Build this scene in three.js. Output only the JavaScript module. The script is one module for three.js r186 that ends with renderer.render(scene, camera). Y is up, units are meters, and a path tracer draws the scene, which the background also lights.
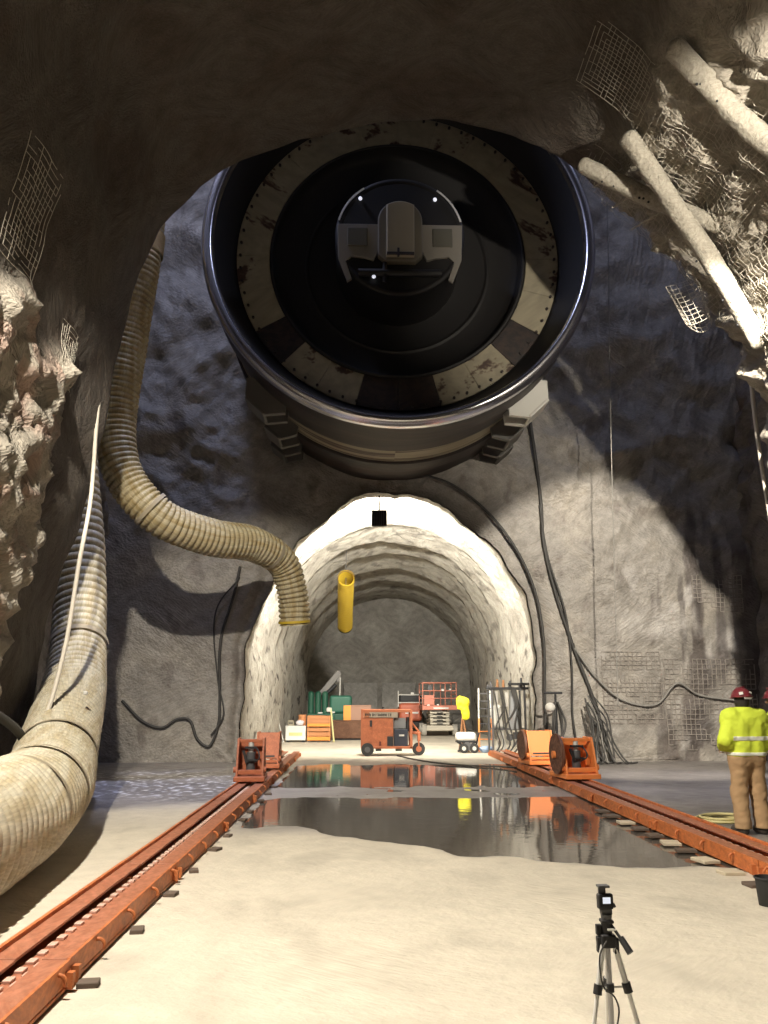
import * as THREE from 'three';
import { mergeGeometries, mergeVertices } from 'three/addons/utils/BufferGeometryUtils.js';
import { RoundedBoxGeometry } from 'three/addons/geometries/RoundedBoxGeometry.js';
import { ImprovedNoise } from 'three/addons/math/ImprovedNoise.js';
import { RectAreaLightUniformsLib } from 'three/addons/lights/RectAreaLightUniformsLib.js';

// ---------------------------------------------------------------- camera, light, exposure
const scene = new THREE.Scene();
scene.background = new THREE.Color(0x000000);
const camera = new THREE.PerspectiveCamera(61.65, 768 / 1024, 0.05, 200);
camera.position.set(0, 1.69, 0);
const PITCH = 12.17 * Math.PI / 180, YAW = 1.6 * Math.PI / 180;
camera.rotation.set(PITCH, -YAW, 0, 'YXZ');
const renderer = new THREE.WebGLRenderer({ antialias: true });
renderer.toneMapping = THREE.LinearToneMapping;
renderer.toneMappingExposure = 1.0;
renderer.shadowMap.enabled = true;
RectAreaLightUniformsLib.init();

const WARM = [1.0, 0.91, 0.77], COOL = [0.62, 0.68, 1.0], WORK = [1.0, 0.95, 0.84];
function spot(pos, target, cd, angle, pen, rgb, size = 6) {
  const l = new THREE.SpotLight(new THREE.Color().setRGB(...rgb), cd, 0, angle, pen, 2);
  l.position.set(...pos); l.target.position.set(...target); l.castShadow = true; l.shadow.radius = size;
  l.shadow.mapSize.set(2048, 2048);
  scene.add(l, l.target); return l;
}
function area(pos, target, nits, w, h, rgb) {
  const l = new THREE.RectAreaLight(new THREE.Color().setRGB(...rgb), nits, w, h);
  l.position.set(...pos); l.lookAt(...target); scene.add(l); return l;
}
// work floods on both haunches of the near vault, shaft floods high up beside the shield, one flood under the portal crown
const LAMP_R = { at: [4.8, 9.4, -7.2], to: [7.3, 2.5, -23.5] }, LAMP_H = { at: [6.35, 7.4, -5.6], to: [6.6, 9.8, -13.0] }, LAMP_L = { at: [-3.2, 9.6, -4.5], to: [-2.1, 0.0, -8.2] }, LAMP_M = { at: [-2.7, 9.9, -5.4], to: [-3.0, 1.6, -23.5] };
const LAMP_C = [{ at: [-4.3, 19.5, -17.3], to: [-4.0, 0, -18.2] }, { at: [8.0, 19.5, -17.3], to: [7.6, 0, -18.4] }];
const LAMP_T = { at: [0.55, 6.72, -24.35], to: [1.0, 6.1, -30] };
spot(LAMP_R.at, LAMP_R.to, 1350, 0.32, 0.14, WARM, 6);
spot(LAMP_H.at, LAMP_H.to, 400, 0.44, 0.4, WARM, 4);
spot(LAMP_M.at, LAMP_M.to, 620, 0.27, 0.3, WARM, 6);
spot(LAMP_L.at, LAMP_L.to, 640, 0.92, 0.25, WARM, 6);
area(LAMP_C[0].at, LAMP_C[0].to, 120, 1.6, 0.8, COOL);
spot(LAMP_C[0].at, [-3.6, 0, -17.4], 620, 0.22, 0.5, COOL, 20);
area(LAMP_C[1].at, LAMP_C[1].to, 42, 1.6, 0.8, COOL);
spot(LAMP_C[1].at, [6.6, 0, -17.6], 380, 0.22, 0.5, COOL, 20);
area([0.55, 6.72, -24.41], LAMP_T.to, 5400, 0.38, 0.30, WORK);

// ---------------------------------------------------------------- helpers
const V = (x, y, z) => new THREE.Vector3(x, y, z);
function rng(seed) { let a = seed >>> 0; return () => { a = (a + 0x6D2B79F5) | 0; let t = Math.imul(a ^ (a >>> 15), 1 | a); t = (t + Math.imul(t ^ (t >>> 7), 61 | t)) ^ t; return ((t ^ (t >>> 14)) >>> 0) / 4294967296; }; }
const PN = new ImprovedNoise();
const n3 = (x, y, z) => PN.noise(x + 31.7, y + 17.3, z + 5.1);
function fbm(x, y, z, o = 4) { let s = 0, a = 0.5, f = 1; for (let i = 0; i < o; i++) { s += a * n3(x * f, y * f, z * f); f *= 2.03; a *= 0.5; } return s; }
function ridge(x, y, z, o = 4) { let s = 0, a = 0.5, f = 1; for (let i = 0; i < o; i++) { s += a * (1 - 2 * Math.abs(n3(x * f, y * f, z * f))); f *= 2.03; a *= 0.5; } return s; }
const sm = (a, b, x) => { const t = Math.min(1, Math.max(0, (x - a) / (b - a))); return t * t * (3 - 2 * t); };
const mix = (a, b, t) => a + (b - a) * t;
const used = {};
function numbered(n) { if (!(n in used)) { used[n] = 0; return n; } used[n]++; return n + '_' + String(used[n]).padStart(3, '0'); }
function shade(m) { m.castShadow = true; m.receiveShadow = true; return m; }
function part(name, geo, mat, parent, label) {
  const g = Array.isArray(geo) ? (geo.length > 1 ? mergeGeometries(geo.map(q => q.index ? q.toNonIndexed() : q)) : geo[0]) : geo;
  const m = shade(new THREE.Mesh(g, mat)); m.name = name; if (label) m.userData.label = label; parent.add(m); return m;
}
function thing(name, label, category, pos = [0, 0, 0], turn = 0, group) {
  const o = new THREE.Group(); o.name = numbered(name); o.position.set(...pos); o.rotation.y = turn;
  o.userData = { label, category }; if (group) o.userData.group = group; scene.add(o); return o;
}
function solo(name, geo, mat, label, category, group) {
  const m = part(numbered(name), geo, mat, scene); m.userData = { label, category }; if (group) m.userData.group = group; return m;
}
function struct(name, geo, mat, label) { const m = part(name, geo, mat, scene); m.userData = { kind: 'structure', label, category: 'structure' }; return m; }
function bx(w, h, d, x = 0, y = 0, z = 0, r = 0, rx = 0, ry = 0, rz = 0) {
  const g = r > 0 ? new RoundedBoxGeometry(w, h, d, 2, r) : new THREE.BoxGeometry(w, h, d);
  if (rx || ry || rz) g.applyMatrix4(new THREE.Matrix4().makeRotationFromEuler(new THREE.Euler(rx, ry, rz)));
  g.translate(x, y, z); return g.index ? g.toNonIndexed() : g;
}
function rod(a, b, r, r2 = r, seg = 8) {
  const A = V(...a), B = V(...b), d = B.clone().sub(A), g = new THREE.CylinderGeometry(r2, r, d.length(), seg);
  g.applyQuaternion(new THREE.Quaternion().setFromUnitVectors(V(0, 1, 0), d.clone().normalize()));
  g.translate(...A.add(B).multiplyScalar(0.5).toArray()); return g.toNonIndexed();
}
function tube(pts, r, seg = 60, rs = 6) { return new THREE.TubeGeometry(new THREE.CatmullRomCurve3(pts.map(p => V(...p))), seg, r, rs, false).toNonIndexed(); }
function cylZ(r, len, x, y, z, seg = 32) { const g = new THREE.CylinderGeometry(r, r, len, seg); g.rotateX(Math.PI / 2); g.translate(x, y, z); return g.toNonIndexed(); }
function cylX(r, len, x, y, z, seg = 32) { const g = new THREE.CylinderGeometry(r, r, len, seg); g.rotateZ(Math.PI / 2); g.translate(x, y, z); return g.toNonIndexed(); }
function extr(shape, depth, bevel = 0) {
  const g = new THREE.ExtrudeGeometry(shape, { depth, bevelEnabled: bevel > 0, bevelSize: bevel, bevelThickness: bevel, bevelSegments: 2, curveSegments: 24 });
  return g.index ? g.toNonIndexed() : g;
}
function poly(pts) { const s = new THREE.Shape(); pts.forEach(([x, y], i) => i ? s.lineTo(x, y) : s.moveTo(x, y)); s.closePath(); return s; }
// grid surface: f(i/nu, j/nv) -> {p:Vector3, c:[r,g,b], uv:[u,v]}
function sheet(nu, nv, f, flip = false) {
  const P = [], C = [], U = [], I = [];
  for (let j = 0; j <= nv; j++) for (let i = 0; i <= nu; i++) { const q = f(i / nu, j / nv); P.push(...q.p); C.push(...q.c); U.push(...q.uv); }
  for (let j = 0; j < nv; j++) for (let i = 0; i < nu; i++) {
    const a = j * (nu + 1) + i, b = a + 1, c = a + nu + 1, d = c + 1;
    if (flip) I.push(a, b, c, b, d, c); else I.push(a, c, b, b, c, d);
  }
  const g = new THREE.BufferGeometry();
  g.setAttribute('position', new THREE.Float32BufferAttribute(P, 3)); g.setAttribute('color', new THREE.Float32BufferAttribute(C, 3));
  g.setAttribute('uv', new THREE.Float32BufferAttribute(U, 2)); g.setIndex(I); g.computeVertexNormals(); return g;
}
function tex(n, m, f, srgb = false, repeat) {
  const d = new Uint8Array(n * m * 4);
  for (let y = 0; y < m; y++) for (let x = 0; x < n; x++) { const c = f(x / n, y / m), o = (y * n + x) * 4; for (let k = 0; k < 3; k++) d[o + k] = Math.max(0, Math.min(255, 255 * (Array.isArray(c) ? c[k] : c))); d[o + 3] = 255; }
  const t = new THREE.DataTexture(d, n, m); t.wrapS = t.wrapT = THREE.RepeatWrapping; t.magFilter = THREE.LinearFilter; t.minFilter = THREE.LinearMipmapLinearFilter; t.generateMipmaps = true;
  if (srgb) t.colorSpace = THREE.SRGBColorSpace; if (repeat) t.repeat.set(...repeat); t.needsUpdate = true; return t;
}
// periodic noise for tiling textures
const tn = (u, v, f, s = 0) => { const a = u * 2 * Math.PI, b = v * 2 * Math.PI, r = f / 6.283; return PN.noise(Math.cos(a) * r * 1.0 + 40 + s, Math.sin(a) * r + Math.cos(b) * r * 1.3 + 60, Math.sin(b) * r * 1.3 + 80 - s); };
const tfbm = (u, v, f, o, s = 0) => { let r = 0, a = 0.5; for (let i = 0; i < o; i++) { r += a * tn(u, v, f, s + i * 7); f *= 2; a *= 0.55; } return r; };
function surfaceNets(sdf, lo, hi, cell) {
  const N = lo.map((v, i) => Math.max(2, Math.ceil((hi[i] - v) / cell))), nx = N[0] + 1, ny = N[1] + 1, nz = N[2] + 1;
  const F = new Float32Array(nx * ny * nz), at = (i, j, k) => i + nx * (j + ny * k);
  for (let k = 0; k < nz; k++) for (let j = 0; j < ny; j++) for (let i = 0; i < nx; i++) F[at(i, j, k)] = sdf(lo[0] + i * cell, lo[1] + j * cell, lo[2] + k * cell);
  const id = new Int32Array(nx * ny * nz).fill(-1), P = [], I = [];
  for (let k = 0; k < nz - 1; k++) for (let j = 0; j < ny - 1; j++) for (let i = 0; i < nx - 1; i++) {
    let sx = 0, sy = 0, sz = 0, n = 0;
    const e = (a, b) => { const fa = F[at(i + a[0], j + a[1], k + a[2])], fb = F[at(i + b[0], j + b[1], k + b[2])]; if ((fa < 0) !== (fb < 0)) { const t = fa / (fa - fb); sx += mix(a[0], b[0], t); sy += mix(a[1], b[1], t); sz += mix(a[2], b[2], t); n++; } };
    for (const [p, q] of [[0, 0], [0, 1], [1, 0], [1, 1]]) { e([0, p, q], [1, p, q]); e([p, 0, q], [p, 1, q]); e([p, q, 0], [p, q, 1]); }
    if (n) { id[at(i, j, k)] = P.length / 3; P.push(lo[0] + (i + sx / n) * cell, lo[1] + (j + sy / n) * cell, lo[2] + (k + sz / n) * cell); }
  }
  const quad = (a, b, c, d, f) => { if (a < 0 || b < 0 || c < 0 || d < 0) return; f ? I.push(a, b, c, a, c, d) : I.push(a, c, b, a, d, c); };
  for (let k = 1; k < nz - 1; k++) for (let j = 1; j < ny - 1; j++) for (let i = 1; i < nx - 1; i++) {
    const s = F[at(i, j, k)] < 0;
    if (s !== F[at(i + 1, j, k)] < 0) quad(id[at(i, j - 1, k - 1)], id[at(i, j, k - 1)], id[at(i, j, k)], id[at(i, j - 1, k)], s);
    if (s !== F[at(i, j + 1, k)] < 0) quad(id[at(i - 1, j, k - 1)], id[at(i - 1, j, k)], id[at(i, j, k)], id[at(i, j, k - 1)], s);
    if (s !== F[at(i, j, k + 1)] < 0) quad(id[at(i - 1, j - 1, k)], id[at(i, j - 1, k)], id[at(i, j, k)], id[at(i - 1, j, k)], s);
  }
  const g = new THREE.BufferGeometry(); g.setAttribute('position', new THREE.Float32BufferAttribute(P, 3));
  g.setAttribute('uv', new THREE.Float32BufferAttribute(P.flatMap((v, i) => i % 3 === 0 ? [P[i], P[i + 1]] : []), 2));
  g.setIndex(I); g.computeVertexNormals(); return g;
}
const cap = (x, y, z, a, b, ra, rb) => {            // tapered capsule
  const bx_ = b[0] - a[0], by = b[1] - a[1], bz = b[2] - a[2], px = x - a[0], py = y - a[1], pz = z - a[2];
  const t = Math.max(0, Math.min(1, (px * bx_ + py * by + pz * bz) / (bx_ * bx_ + by * by + bz * bz + 1e-9)));
  return Math.hypot(px - t * bx_, py - t * by, pz - t * bz) - mix(ra, rb, t);
};
const smin = (a, b, k) => { const h = Math.max(k - Math.abs(a - b), 0) / k; return Math.min(a, b) - h * h * k * 0.25; };

// ---------------------------------------------------------------- materials
const rockMap = tex(512, 512, (u, v) => { const a = tfbm(u, v, 10, 5), b = tfbm(u, v, 60, 3, 9); return 0.80 + 0.34 * a + 0.30 * b; }, false);
const rockBump = tex(512, 512, (u, v) => 0.5 + 0.55 * tfbm(u, v, 8, 6, 3) + 0.25 * tfbm(u, v, 70, 3, 19));
const fineBump = tex(256, 256, (u, v) => 0.5 + 0.6 * tfbm(u, v, 40, 4, 3));
const rc = (t, r) => { const c = t.clone(); c.repeat.set(r, r); c.needsUpdate = true; return c; };
const M = {};
const std = (rgb, rough, extra = {}) => new THREE.MeshStandardMaterial({ color: new THREE.Color().setRGB(...rgb), roughness: rough, ...extra });
M.rock = new THREE.MeshStandardMaterial({ vertexColors: true, roughness: 0.92, map: rc(rockMap, 0.4), bumpMap: rc(rockBump, 0.4), bumpScale: 0.08, side: THREE.DoubleSide });
M.wetRock = new THREE.MeshStandardMaterial({ vertexColors: true, roughness: 0.55, map: rc(rockMap, 0.4), bumpMap: rc(rockBump, 0.2), bumpScale: 0.07, side: THREE.DoubleSide });
const rustTex = (base, rust, thr, f, sc = 0.12) => tex(512, 512, (u, v) => {
  const a = tfbm(u, v, f, 5, 1), g = tfbm(u, v, 60, 3, 5); const k = sm(thr - sc * 0.3, thr + sc * 0.3, a + 0.25 * g); const w = 1 + 0.2 * tfbm(u, v, 24, 3, 11);
  return [0, 1, 2].map(i => mix(base[i], rust[i], k) * w);
}, true);
M.orange = std([1, 1, 1], 0.55, { map: rustTex([0.78, 0.46, 0.26], [0.68, 0.39, 0.23], 0.15, 14, 1.2), bumpMap: fineBump, bumpScale: 0.002 });
M.orangeWorn = std([1, 1, 1], 0.5, { map: rustTex([0.68, 0.45, 0.35], [0.60, 0.37, 0.27], 0.1, 16, 1.2), bumpMap: fineBump, bumpScale: 0.002 });
M.orangeBright = std([0.80, 0.25, 0.065], 0.5, { bumpMap: fineBump, bumpScale: 0.002 });
M.orangeDull = std([1, 1, 1], 0.6, { map: rustTex([0.70, 0.41, 0.27], [0.62, 0.35, 0.23], 0.12, 6, 1.4) });
M.lug = std([0.62, 0.42, 0.34], 0.45);
M.black = std([0.018, 0.018, 0.02], 0.6);
M.blackSteel = std([0.010, 0.009, 0.009], 0.6, { metalness: 0.1, bumpMap: fineBump, bumpScale: 0.003 });
M.rubber = std([0.03, 0.03, 0.03], 0.8);
M.darkGrey = std([0.09, 0.09, 0.095], 0.55);
M.midGrey = std([0.32, 0.33, 0.34], 0.5);
M.alu = std([0.72, 0.72, 0.70], 0.4, { metalness: 0.25 });
M.chrome = std([0.75, 0.75, 0.80], 0.24, { metalness: 1.0 });
M.steel = std([0.42, 0.42, 0.43], 0.4, { metalness: 0.8 });
M.cream = std([1, 1, 1], 0.6, { map: rc(rustTex([0.54, 0.51, 0.43], [0.24, 0.17, 0.13], 0.22, 8, 0.3), 0.35), bumpMap: fineBump, bumpScale: 0.002 });
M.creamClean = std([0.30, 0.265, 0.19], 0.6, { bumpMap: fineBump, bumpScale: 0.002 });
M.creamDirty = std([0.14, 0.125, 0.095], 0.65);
M.rustDark = std([1, 1, 1], 0.55, { map: rustTex([0.19, 0.14, 0.12], [0.11, 0.09, 0.085], 0.05, 12, 0.9), metalness: 0.1, bumpMap: fineBump, bumpScale: 0.004 });
M.white = std([0.75, 0.74, 0.70], 0.55);
M.paleGrey = std([0.55, 0.54, 0.50], 0.6);
M.green = std([0.02, 0.10, 0.06], 0.5);
M.red = std([0.50, 0.13, 0.07], 0.5);
M.redPale = std([0.60, 0.22, 0.15], 0.5);
M.yellow = std([0.52, 0.36, 0.03], 0.55, { side: THREE.DoubleSide });
M.wire = std([0.40, 0.37, 0.31], 0.75);
M.timber = std([0.50, 0.46, 0.38], 0.95, { map: rc(rockMap, 2), bumpMap: rc(rockBump, 1.5), bumpScale: 0.04 });
M.cable = std([0.045, 0.043, 0.04], 0.6);
M.hoseWhite = std([0.58, 0.54, 0.46], 0.7);
M.hivis = std([0.72, 0.88, 0.07], 0.8);
M.reflect = std([0.80, 0.82, 0.74], 0.45);
M.trousers = std([0.46, 0.30, 0.16], 0.9);
M.skin = std([0.45, 0.26, 0.18], 0.6);
M.hair = std([0.03, 0.025, 0.022], 0.85);
M.maroon = std([0.20, 0.03, 0.04], 0.35);
M.boot = std([0.06, 0.05, 0.04], 0.7);
M.screen = new THREE.MeshStandardMaterial({ color: 0x111111, emissive: new THREE.Color(0.9, 0.93, 1), emissiveIntensity: 0.9 });
M.glow = new THREE.MeshStandardMaterial({ color: 0xffffff, emissive: new THREE.Color(1, 0.92, 0.78), emissiveIntensity: 4 });
M.glowCool = new THREE.MeshStandardMaterial({ color: 0xffffff, emissive: new THREE.Color(0.68, 0.76, 1), emissiveIntensity: 4 });

// ---------------------------------------------------------------- setting: near vault
const ARCH = [[-5.55, -0.1], [-5.4, 1.5], [-5.15, 3.4], [-4.85, 5.0], [-4.6, 6.4], [-4.3, 8.2], [-3.9, 10.0], [-3.1, 11.3], [-1.2, 12.25], [1.1, 12.75], [3.1, 12.4], [4.6, 11.35], [6.05, 10.05], [6.95, 8.6], [7.45, 6.9], [7.75, 4.6], [7.9, 2.2], [7.95, -0.1]];
const archCurve = new THREE.CatmullRomCurve3(ARCH.map(p => V(p[0], p[1], 0))); archCurve.arcLengthDivisions = 600;
const ARCHP = archCurve.getSpacedPoints(800);
function archAt(s) { const t = Math.max(0, Math.min(1, s)) * 800, i = Math.min(799, Math.floor(t)), p = ARCHP[i].clone().lerp(ARCHP[i + 1], t - i), d = ARCHP[i + 1].clone().sub(ARCHP[i]).normalize(); return { p, n: V(d.y, -d.x, 0) }; }   // n points into the tunnel
function sAt(x, y) { let b = 0, bd = 1e9; ARCHP.forEach((p, i) => { const d = Math.hypot(p.x - x, p.y - y); if (d < bd) { bd = d; b = i; } }); return b / 800; }
const VZ0 = 9, VZ1 = -15.3;
function rough(s, z) {          // where bare broken rock shows through the sprayed concrete
  const l = (1 - sm(0.205, 0.225, s + 0.02 * n3(z, s * 20, 7))) * sm(-12.75, -12.45, z + 0.5 * n3(s * 25, 3, z * 0.4)) * (1 - sm(-7.5, -6.5, z));
  const e = 0.25 * n3(s * 30, z * 0.9, 3);
  const r = sm(0.60 + 0.02 * e, 0.635, s + 0.04 * e) * (1 - sm(0.82, 0.86, s)) * (1 - sm(-9.2, -8.2, z));
  return { l, r };
}
function vaultOff(s, z) {
  const { p } = archAt(s), k = rough(s, z);
  let d = 0.34 * fbm(p.x * 0.28, p.y * 0.28, z * 0.28, 3) + 0.10 * fbm(p.x * 1.1, p.y * 1.1, z * 1.1, 3);
  d += k.l * (0.16 + 0.40 * (ridge(p.x * 1.3, p.y * 1.3, z * 1.3, 4) - 0.35) + 0.22 * fbm(p.x * 4, p.y * 4, z * 4, 3));
  d += k.r * (0.10 + 0.60 * (ridge(p.x * 0.9, p.y * 0.9, z * 0.9, 4) - 0.35) + 0.20 * fbm(p.x * 4, p.y * 4, z * 4, 3));
  d -= 0.9 * sm(-14.7, -15.3, z) * sm(-14.7, -15.3, z);            // rounded lip towards the shaft
  return d;
}
function vaultPoint(s, z, off = 0) { const { p, n } = archAt(s), d = vaultOff(s, z) + off; return V(p.x + n.x * d, p.y + n.y * d, z); }
const GREY = [0.125, 0.108, 0.09], PALE = [0.46, 0.42, 0.35], BROWN = [0.095, 0.074, 0.058], REDDISH = [0.44, 0.33, 0.27];
const lerp3 = (a, b, t) => a.map((v, i) => mix(v, b[i], t));
{
  const zs = []; for (let z = VZ0; z > -7.5; z -= 0.45) zs.push(z); for (let z = -7.5; z > VZ1; z -= 0.065) zs.push(z); zs.push(VZ1);
  const nv = zs.length - 1;
  const g = sheet(360, nv, (u, v) => {
    const z = zs[Math.round(v * nv)], p = vaultPoint(u, z), k = rough(u, z);
    let c = lerp3(GREY, BROWN, sm(-0.1, 0.3, fbm(p.x * 0.7, p.y * 0.7, z * 0.7, 4)));
    c = lerp3(c, PALE, Math.max(k.l, k.r) * 0.85);
    c = lerp3(c, REDDISH, k.l * sm(0.05, 0.2, fbm(p.x * 1.5 + 9, p.y * 1.5, z * 1.5, 3)));
    return { p: p.toArray(), c, uv: [u * 33, z] };
  });
  struct('ceiling', g, M.rock, 'sprayed concrete vault over the near end of the cavern, rough at both haunches');
  const back = sheet(40, 30, (u, v) => { const x = mix(-7, 9, u), y = mix(-0.2, 13.6, v); return { p: [x, y, VZ0 - 0.4 + 0.2 * fbm(x, y, 1)], c: GREY, uv: [x, y] }; });
  struct('wall_back_of_vault', back, M.rock, 'closing rock wall behind the viewer');
}
// ---------------------------------------------------------------- setting: shaft walls and portal
const SX0 = -7.3, SX1 = 11.2, SH = 22, BZ = -23.6;
function ringWall(name, inner, zf, cf, mat, nu, nv, cx, cy, label, pw = 1.6) {
  const g = sheet(nu, nv, (u, v) => {
    const a = inner(u), dx = a.x - cx, dy = a.y - cy;
    let t = 1e9; if (dx > 1e-6) t = Math.min(t, (SX1 - cx) / dx); if (dx < -1e-6) t = Math.min(t, (SX0 - cx) / dx); if (dy > 1e-6) t = Math.min(t, (SH - cy) / dy); if (dy < -1e-6) t = Math.min(t, (-0.15 - cy) / dy);
    const bx_ = cx + dx * t, by = cy + dy * t, k = Math.pow(v, pw), x = mix(a.x, bx_, k), y = mix(a.y, by, k);
    return { p: [x, y, zf(x, y, k)], c: cf(x, y), uv: [x, y] };
  });
  return struct(name, g, mat, label);
}
ringWall('wall_near', u => archAt(u).p.clone().addScaledVector(archAt(u).n, -0.85), (x, y) => VZ1 + 0.03 + 0.0 * x, () => GREY, M.rock, 120, 30, 1.1, -0.1, 'rock wall above the vault mouth facing the shaft', 1);
// portal arch of the lower tunnel
function portalAt(s, hw, hh, cx) {           // horseshoe: straight sides then an elliptic crown
  const side = 2.6, top = hh - side, L1 = side, La = Math.PI * (hw + top) / 2 * 1.0, T = 2 * L1 + La; let d = s * T;
  if (d < L1) return V(cx - hw - 0.0 + 0.12 * Math.sin(d / L1 * 1.5), d - 0.12, 0);
  if (d > L1 + La) { const e = T - d; return V(cx + hw - 0.12 * Math.sin(e / L1 * 1.5), e - 0.12, 0); }
  const a = Math.PI * (d - L1) / La; return V(cx - (hw - 0.12) * Math.cos(a), side - 0.12 + (top + 0.12) * Math.sin(a), 0);
}
const PHW = 4.05, PHH = 7.35, PCX = 0.92;
const lipJag = u => 0.55 * fbm(u * 9, 2.2, 4.4, 4) - 0.04;
const lipShift = (p, cx, j) => { const nx = p.x - cx, ny = Math.max(0, p.y - 2.4), l = Math.hypot(nx, ny) || 1; p.x += nx / l * j; p.y += ny / l * j; return p; };
const portalLip = u => lipShift(portalAt(u, PHW, PHH, PCX), PCX, lipJag(u));
function backZ(x, y, k = 1) {
  const up = sm(4.5, 8.5, y + 0.6 * n3(x * 0.5, y * 0.3, 8)) * (0.35 + 0.65 * sm(3.2, 5.5, Math.abs(x - 0.9)));
  let d = 0.35 * fbm(x * 0.22, y * 0.22, 2, 3) + 0.05 * fbm(x * 1.3, y * 1.3, 3, 3);
  d += up * (0.65 * (ridge(x * 0.4, y * 0.5, 1.7, 3) - 0.3) + 0.45 * fbm(x * 0.8, y * 1.0, 4, 4));
  d += 0.10 * ridge(x * 0.9, y * 1.1, 9, 4) * sm(5.2, 7, x);
  const lip = Math.max(0, 1 - k / 0.09); d -= 0.45 * lip * lip;
  return BZ + d * Math.min(1, k / 0.05 + 0.15);
}
// water stains and lime runs: x, top, bottom, half width, dark?
const STREAKS = [[8.9, 5.0, 3.2, 0.09, 1], [9.35, 4.6, 3.4, 0.10, 1], [9.95, 6.2, 2.0, 0.16, 1], [10.8, 5.2, 1.6, 0.32, 1], [10.28, 4.9, 2.4, 0.12, 0], [9.62, 3.4, 2.4, 0.10, 0], [9.6, 2.9, 1.9, 0.2, 1], [9.3, 7.0, 6.3, 0.16, 1], [9.75, 6.9, 6.2, 0.12, 1], [7.9, 4.0, 3.4, 0.75, 0], [9.0, 4.0, 3.5, 0.4, 0], [9.2, 1.5, 0.4, 0.42, 1], [8.75, 0.75, 0.25, 0.16, 0]];
ringWall('wall_back', portalLip, backZ, (x, y) => {
  const st = sm(0.06, 0.14, fbm(x * 1.6, y * 0.25, 6, 4)) * sm(7.4, 8.4, x) * (1 - sm(5.5, 7, y));
  let c = [0.335, 0.31, 0.275];
  c = lerp3(c, [0.44, 0.40, 0.34], 0.6 * sm(0.0, 0.3, fbm(x * 0.8, y * 0.8, 12, 4)));
  c = lerp3(c, [0.12, 0.10, 0.09], 0.9 * st);                                     // water stains running down
  c = lerp3(c, [0.56, 0.53, 0.50], 0.8 * sm(0.16, 0.28, fbm(x * 0.9 + 4, y * 0.5, 21, 4)) * sm(6, 7.5, x) * sm(1, 2, y) * (1 - sm(4.6, 5.6, y)));  // lime runs
  c = lerp3(c, [0.20, 0.17, 0.15], 0.6 * sm(0.18, 0.3, fbm(x * 1.6, y * 1.2, 15, 4)));
  for (const [sx, y1, y0, w, dk] of STREAKS) { const dx = Math.abs(x - sx - 0.10 * n3(y * 1.3, sx, 1)) / (w * (1 + 0.35 * n3(y * 2, sx, 5))); c = lerp3(c, dk ? [0.10, 0.085, 0.08] : [0.56, 0.53, 0.49], 0.8 * (1 - sm(0.5, 1.2, dx)) * sm(y0 - 0.3, y0 + 0.3, y + 0.3 * n3(x * 6, sx, 2)) * (1 - sm(y1 - 0.5, y1 + 0.3, y + 0.5 * n3(x * 5, sx, 3)))); }
  return c;
}, M.wetRock, 420, 170, PCX, 0.6, 'shaft wall with sprayed concrete below, broken rock above and water stains at right');
function sideWall(name, x0, sgn, label) {
  const g = sheet(90, 180, (u, v) => {
    const z = mix(VZ1 + 0.2, BZ - 0.6, u), y = mix(-0.15, SH, v), up = sm(4, 8, y);
    const d = 0.4 * fbm(z * 0.3, y * 0.3, sgn * 5, 3) + (0.25 + 0.35 * up) * (ridge(z * 0.6, y * 0.7, sgn * 3, 5) - 0.3) + 0.1 * fbm(z * 3, y * 3, 2, 3);
    return { p: [x0 + sgn * (d + 0.15), y, z], c: lerp3([0.24, 0.215, 0.20], [0.30, 0.28, 0.27], sm(-0.1, 0.3, fbm(z, y, 2, 4))), uv: [z, y] };
  }, sgn < 0);
  struct(name, g, M.wetRock, label);
}
sideWall('wall_left', SX0, 1, 'dark rock side wall of the shaft behind the white duct');
sideWall('wall_right', SX1, -1, 'dark rock side wall of the shaft');
struct('ceiling_shaft', bx(SX1 - SX0 + 1, 0.5, 9.6, (SX0 + SX1) / 2, SH + 0.1, (VZ1 + BZ) / 2), std([0.3, 0.28, 0.26], 0.9), 'concrete cover over the shaft');
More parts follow.
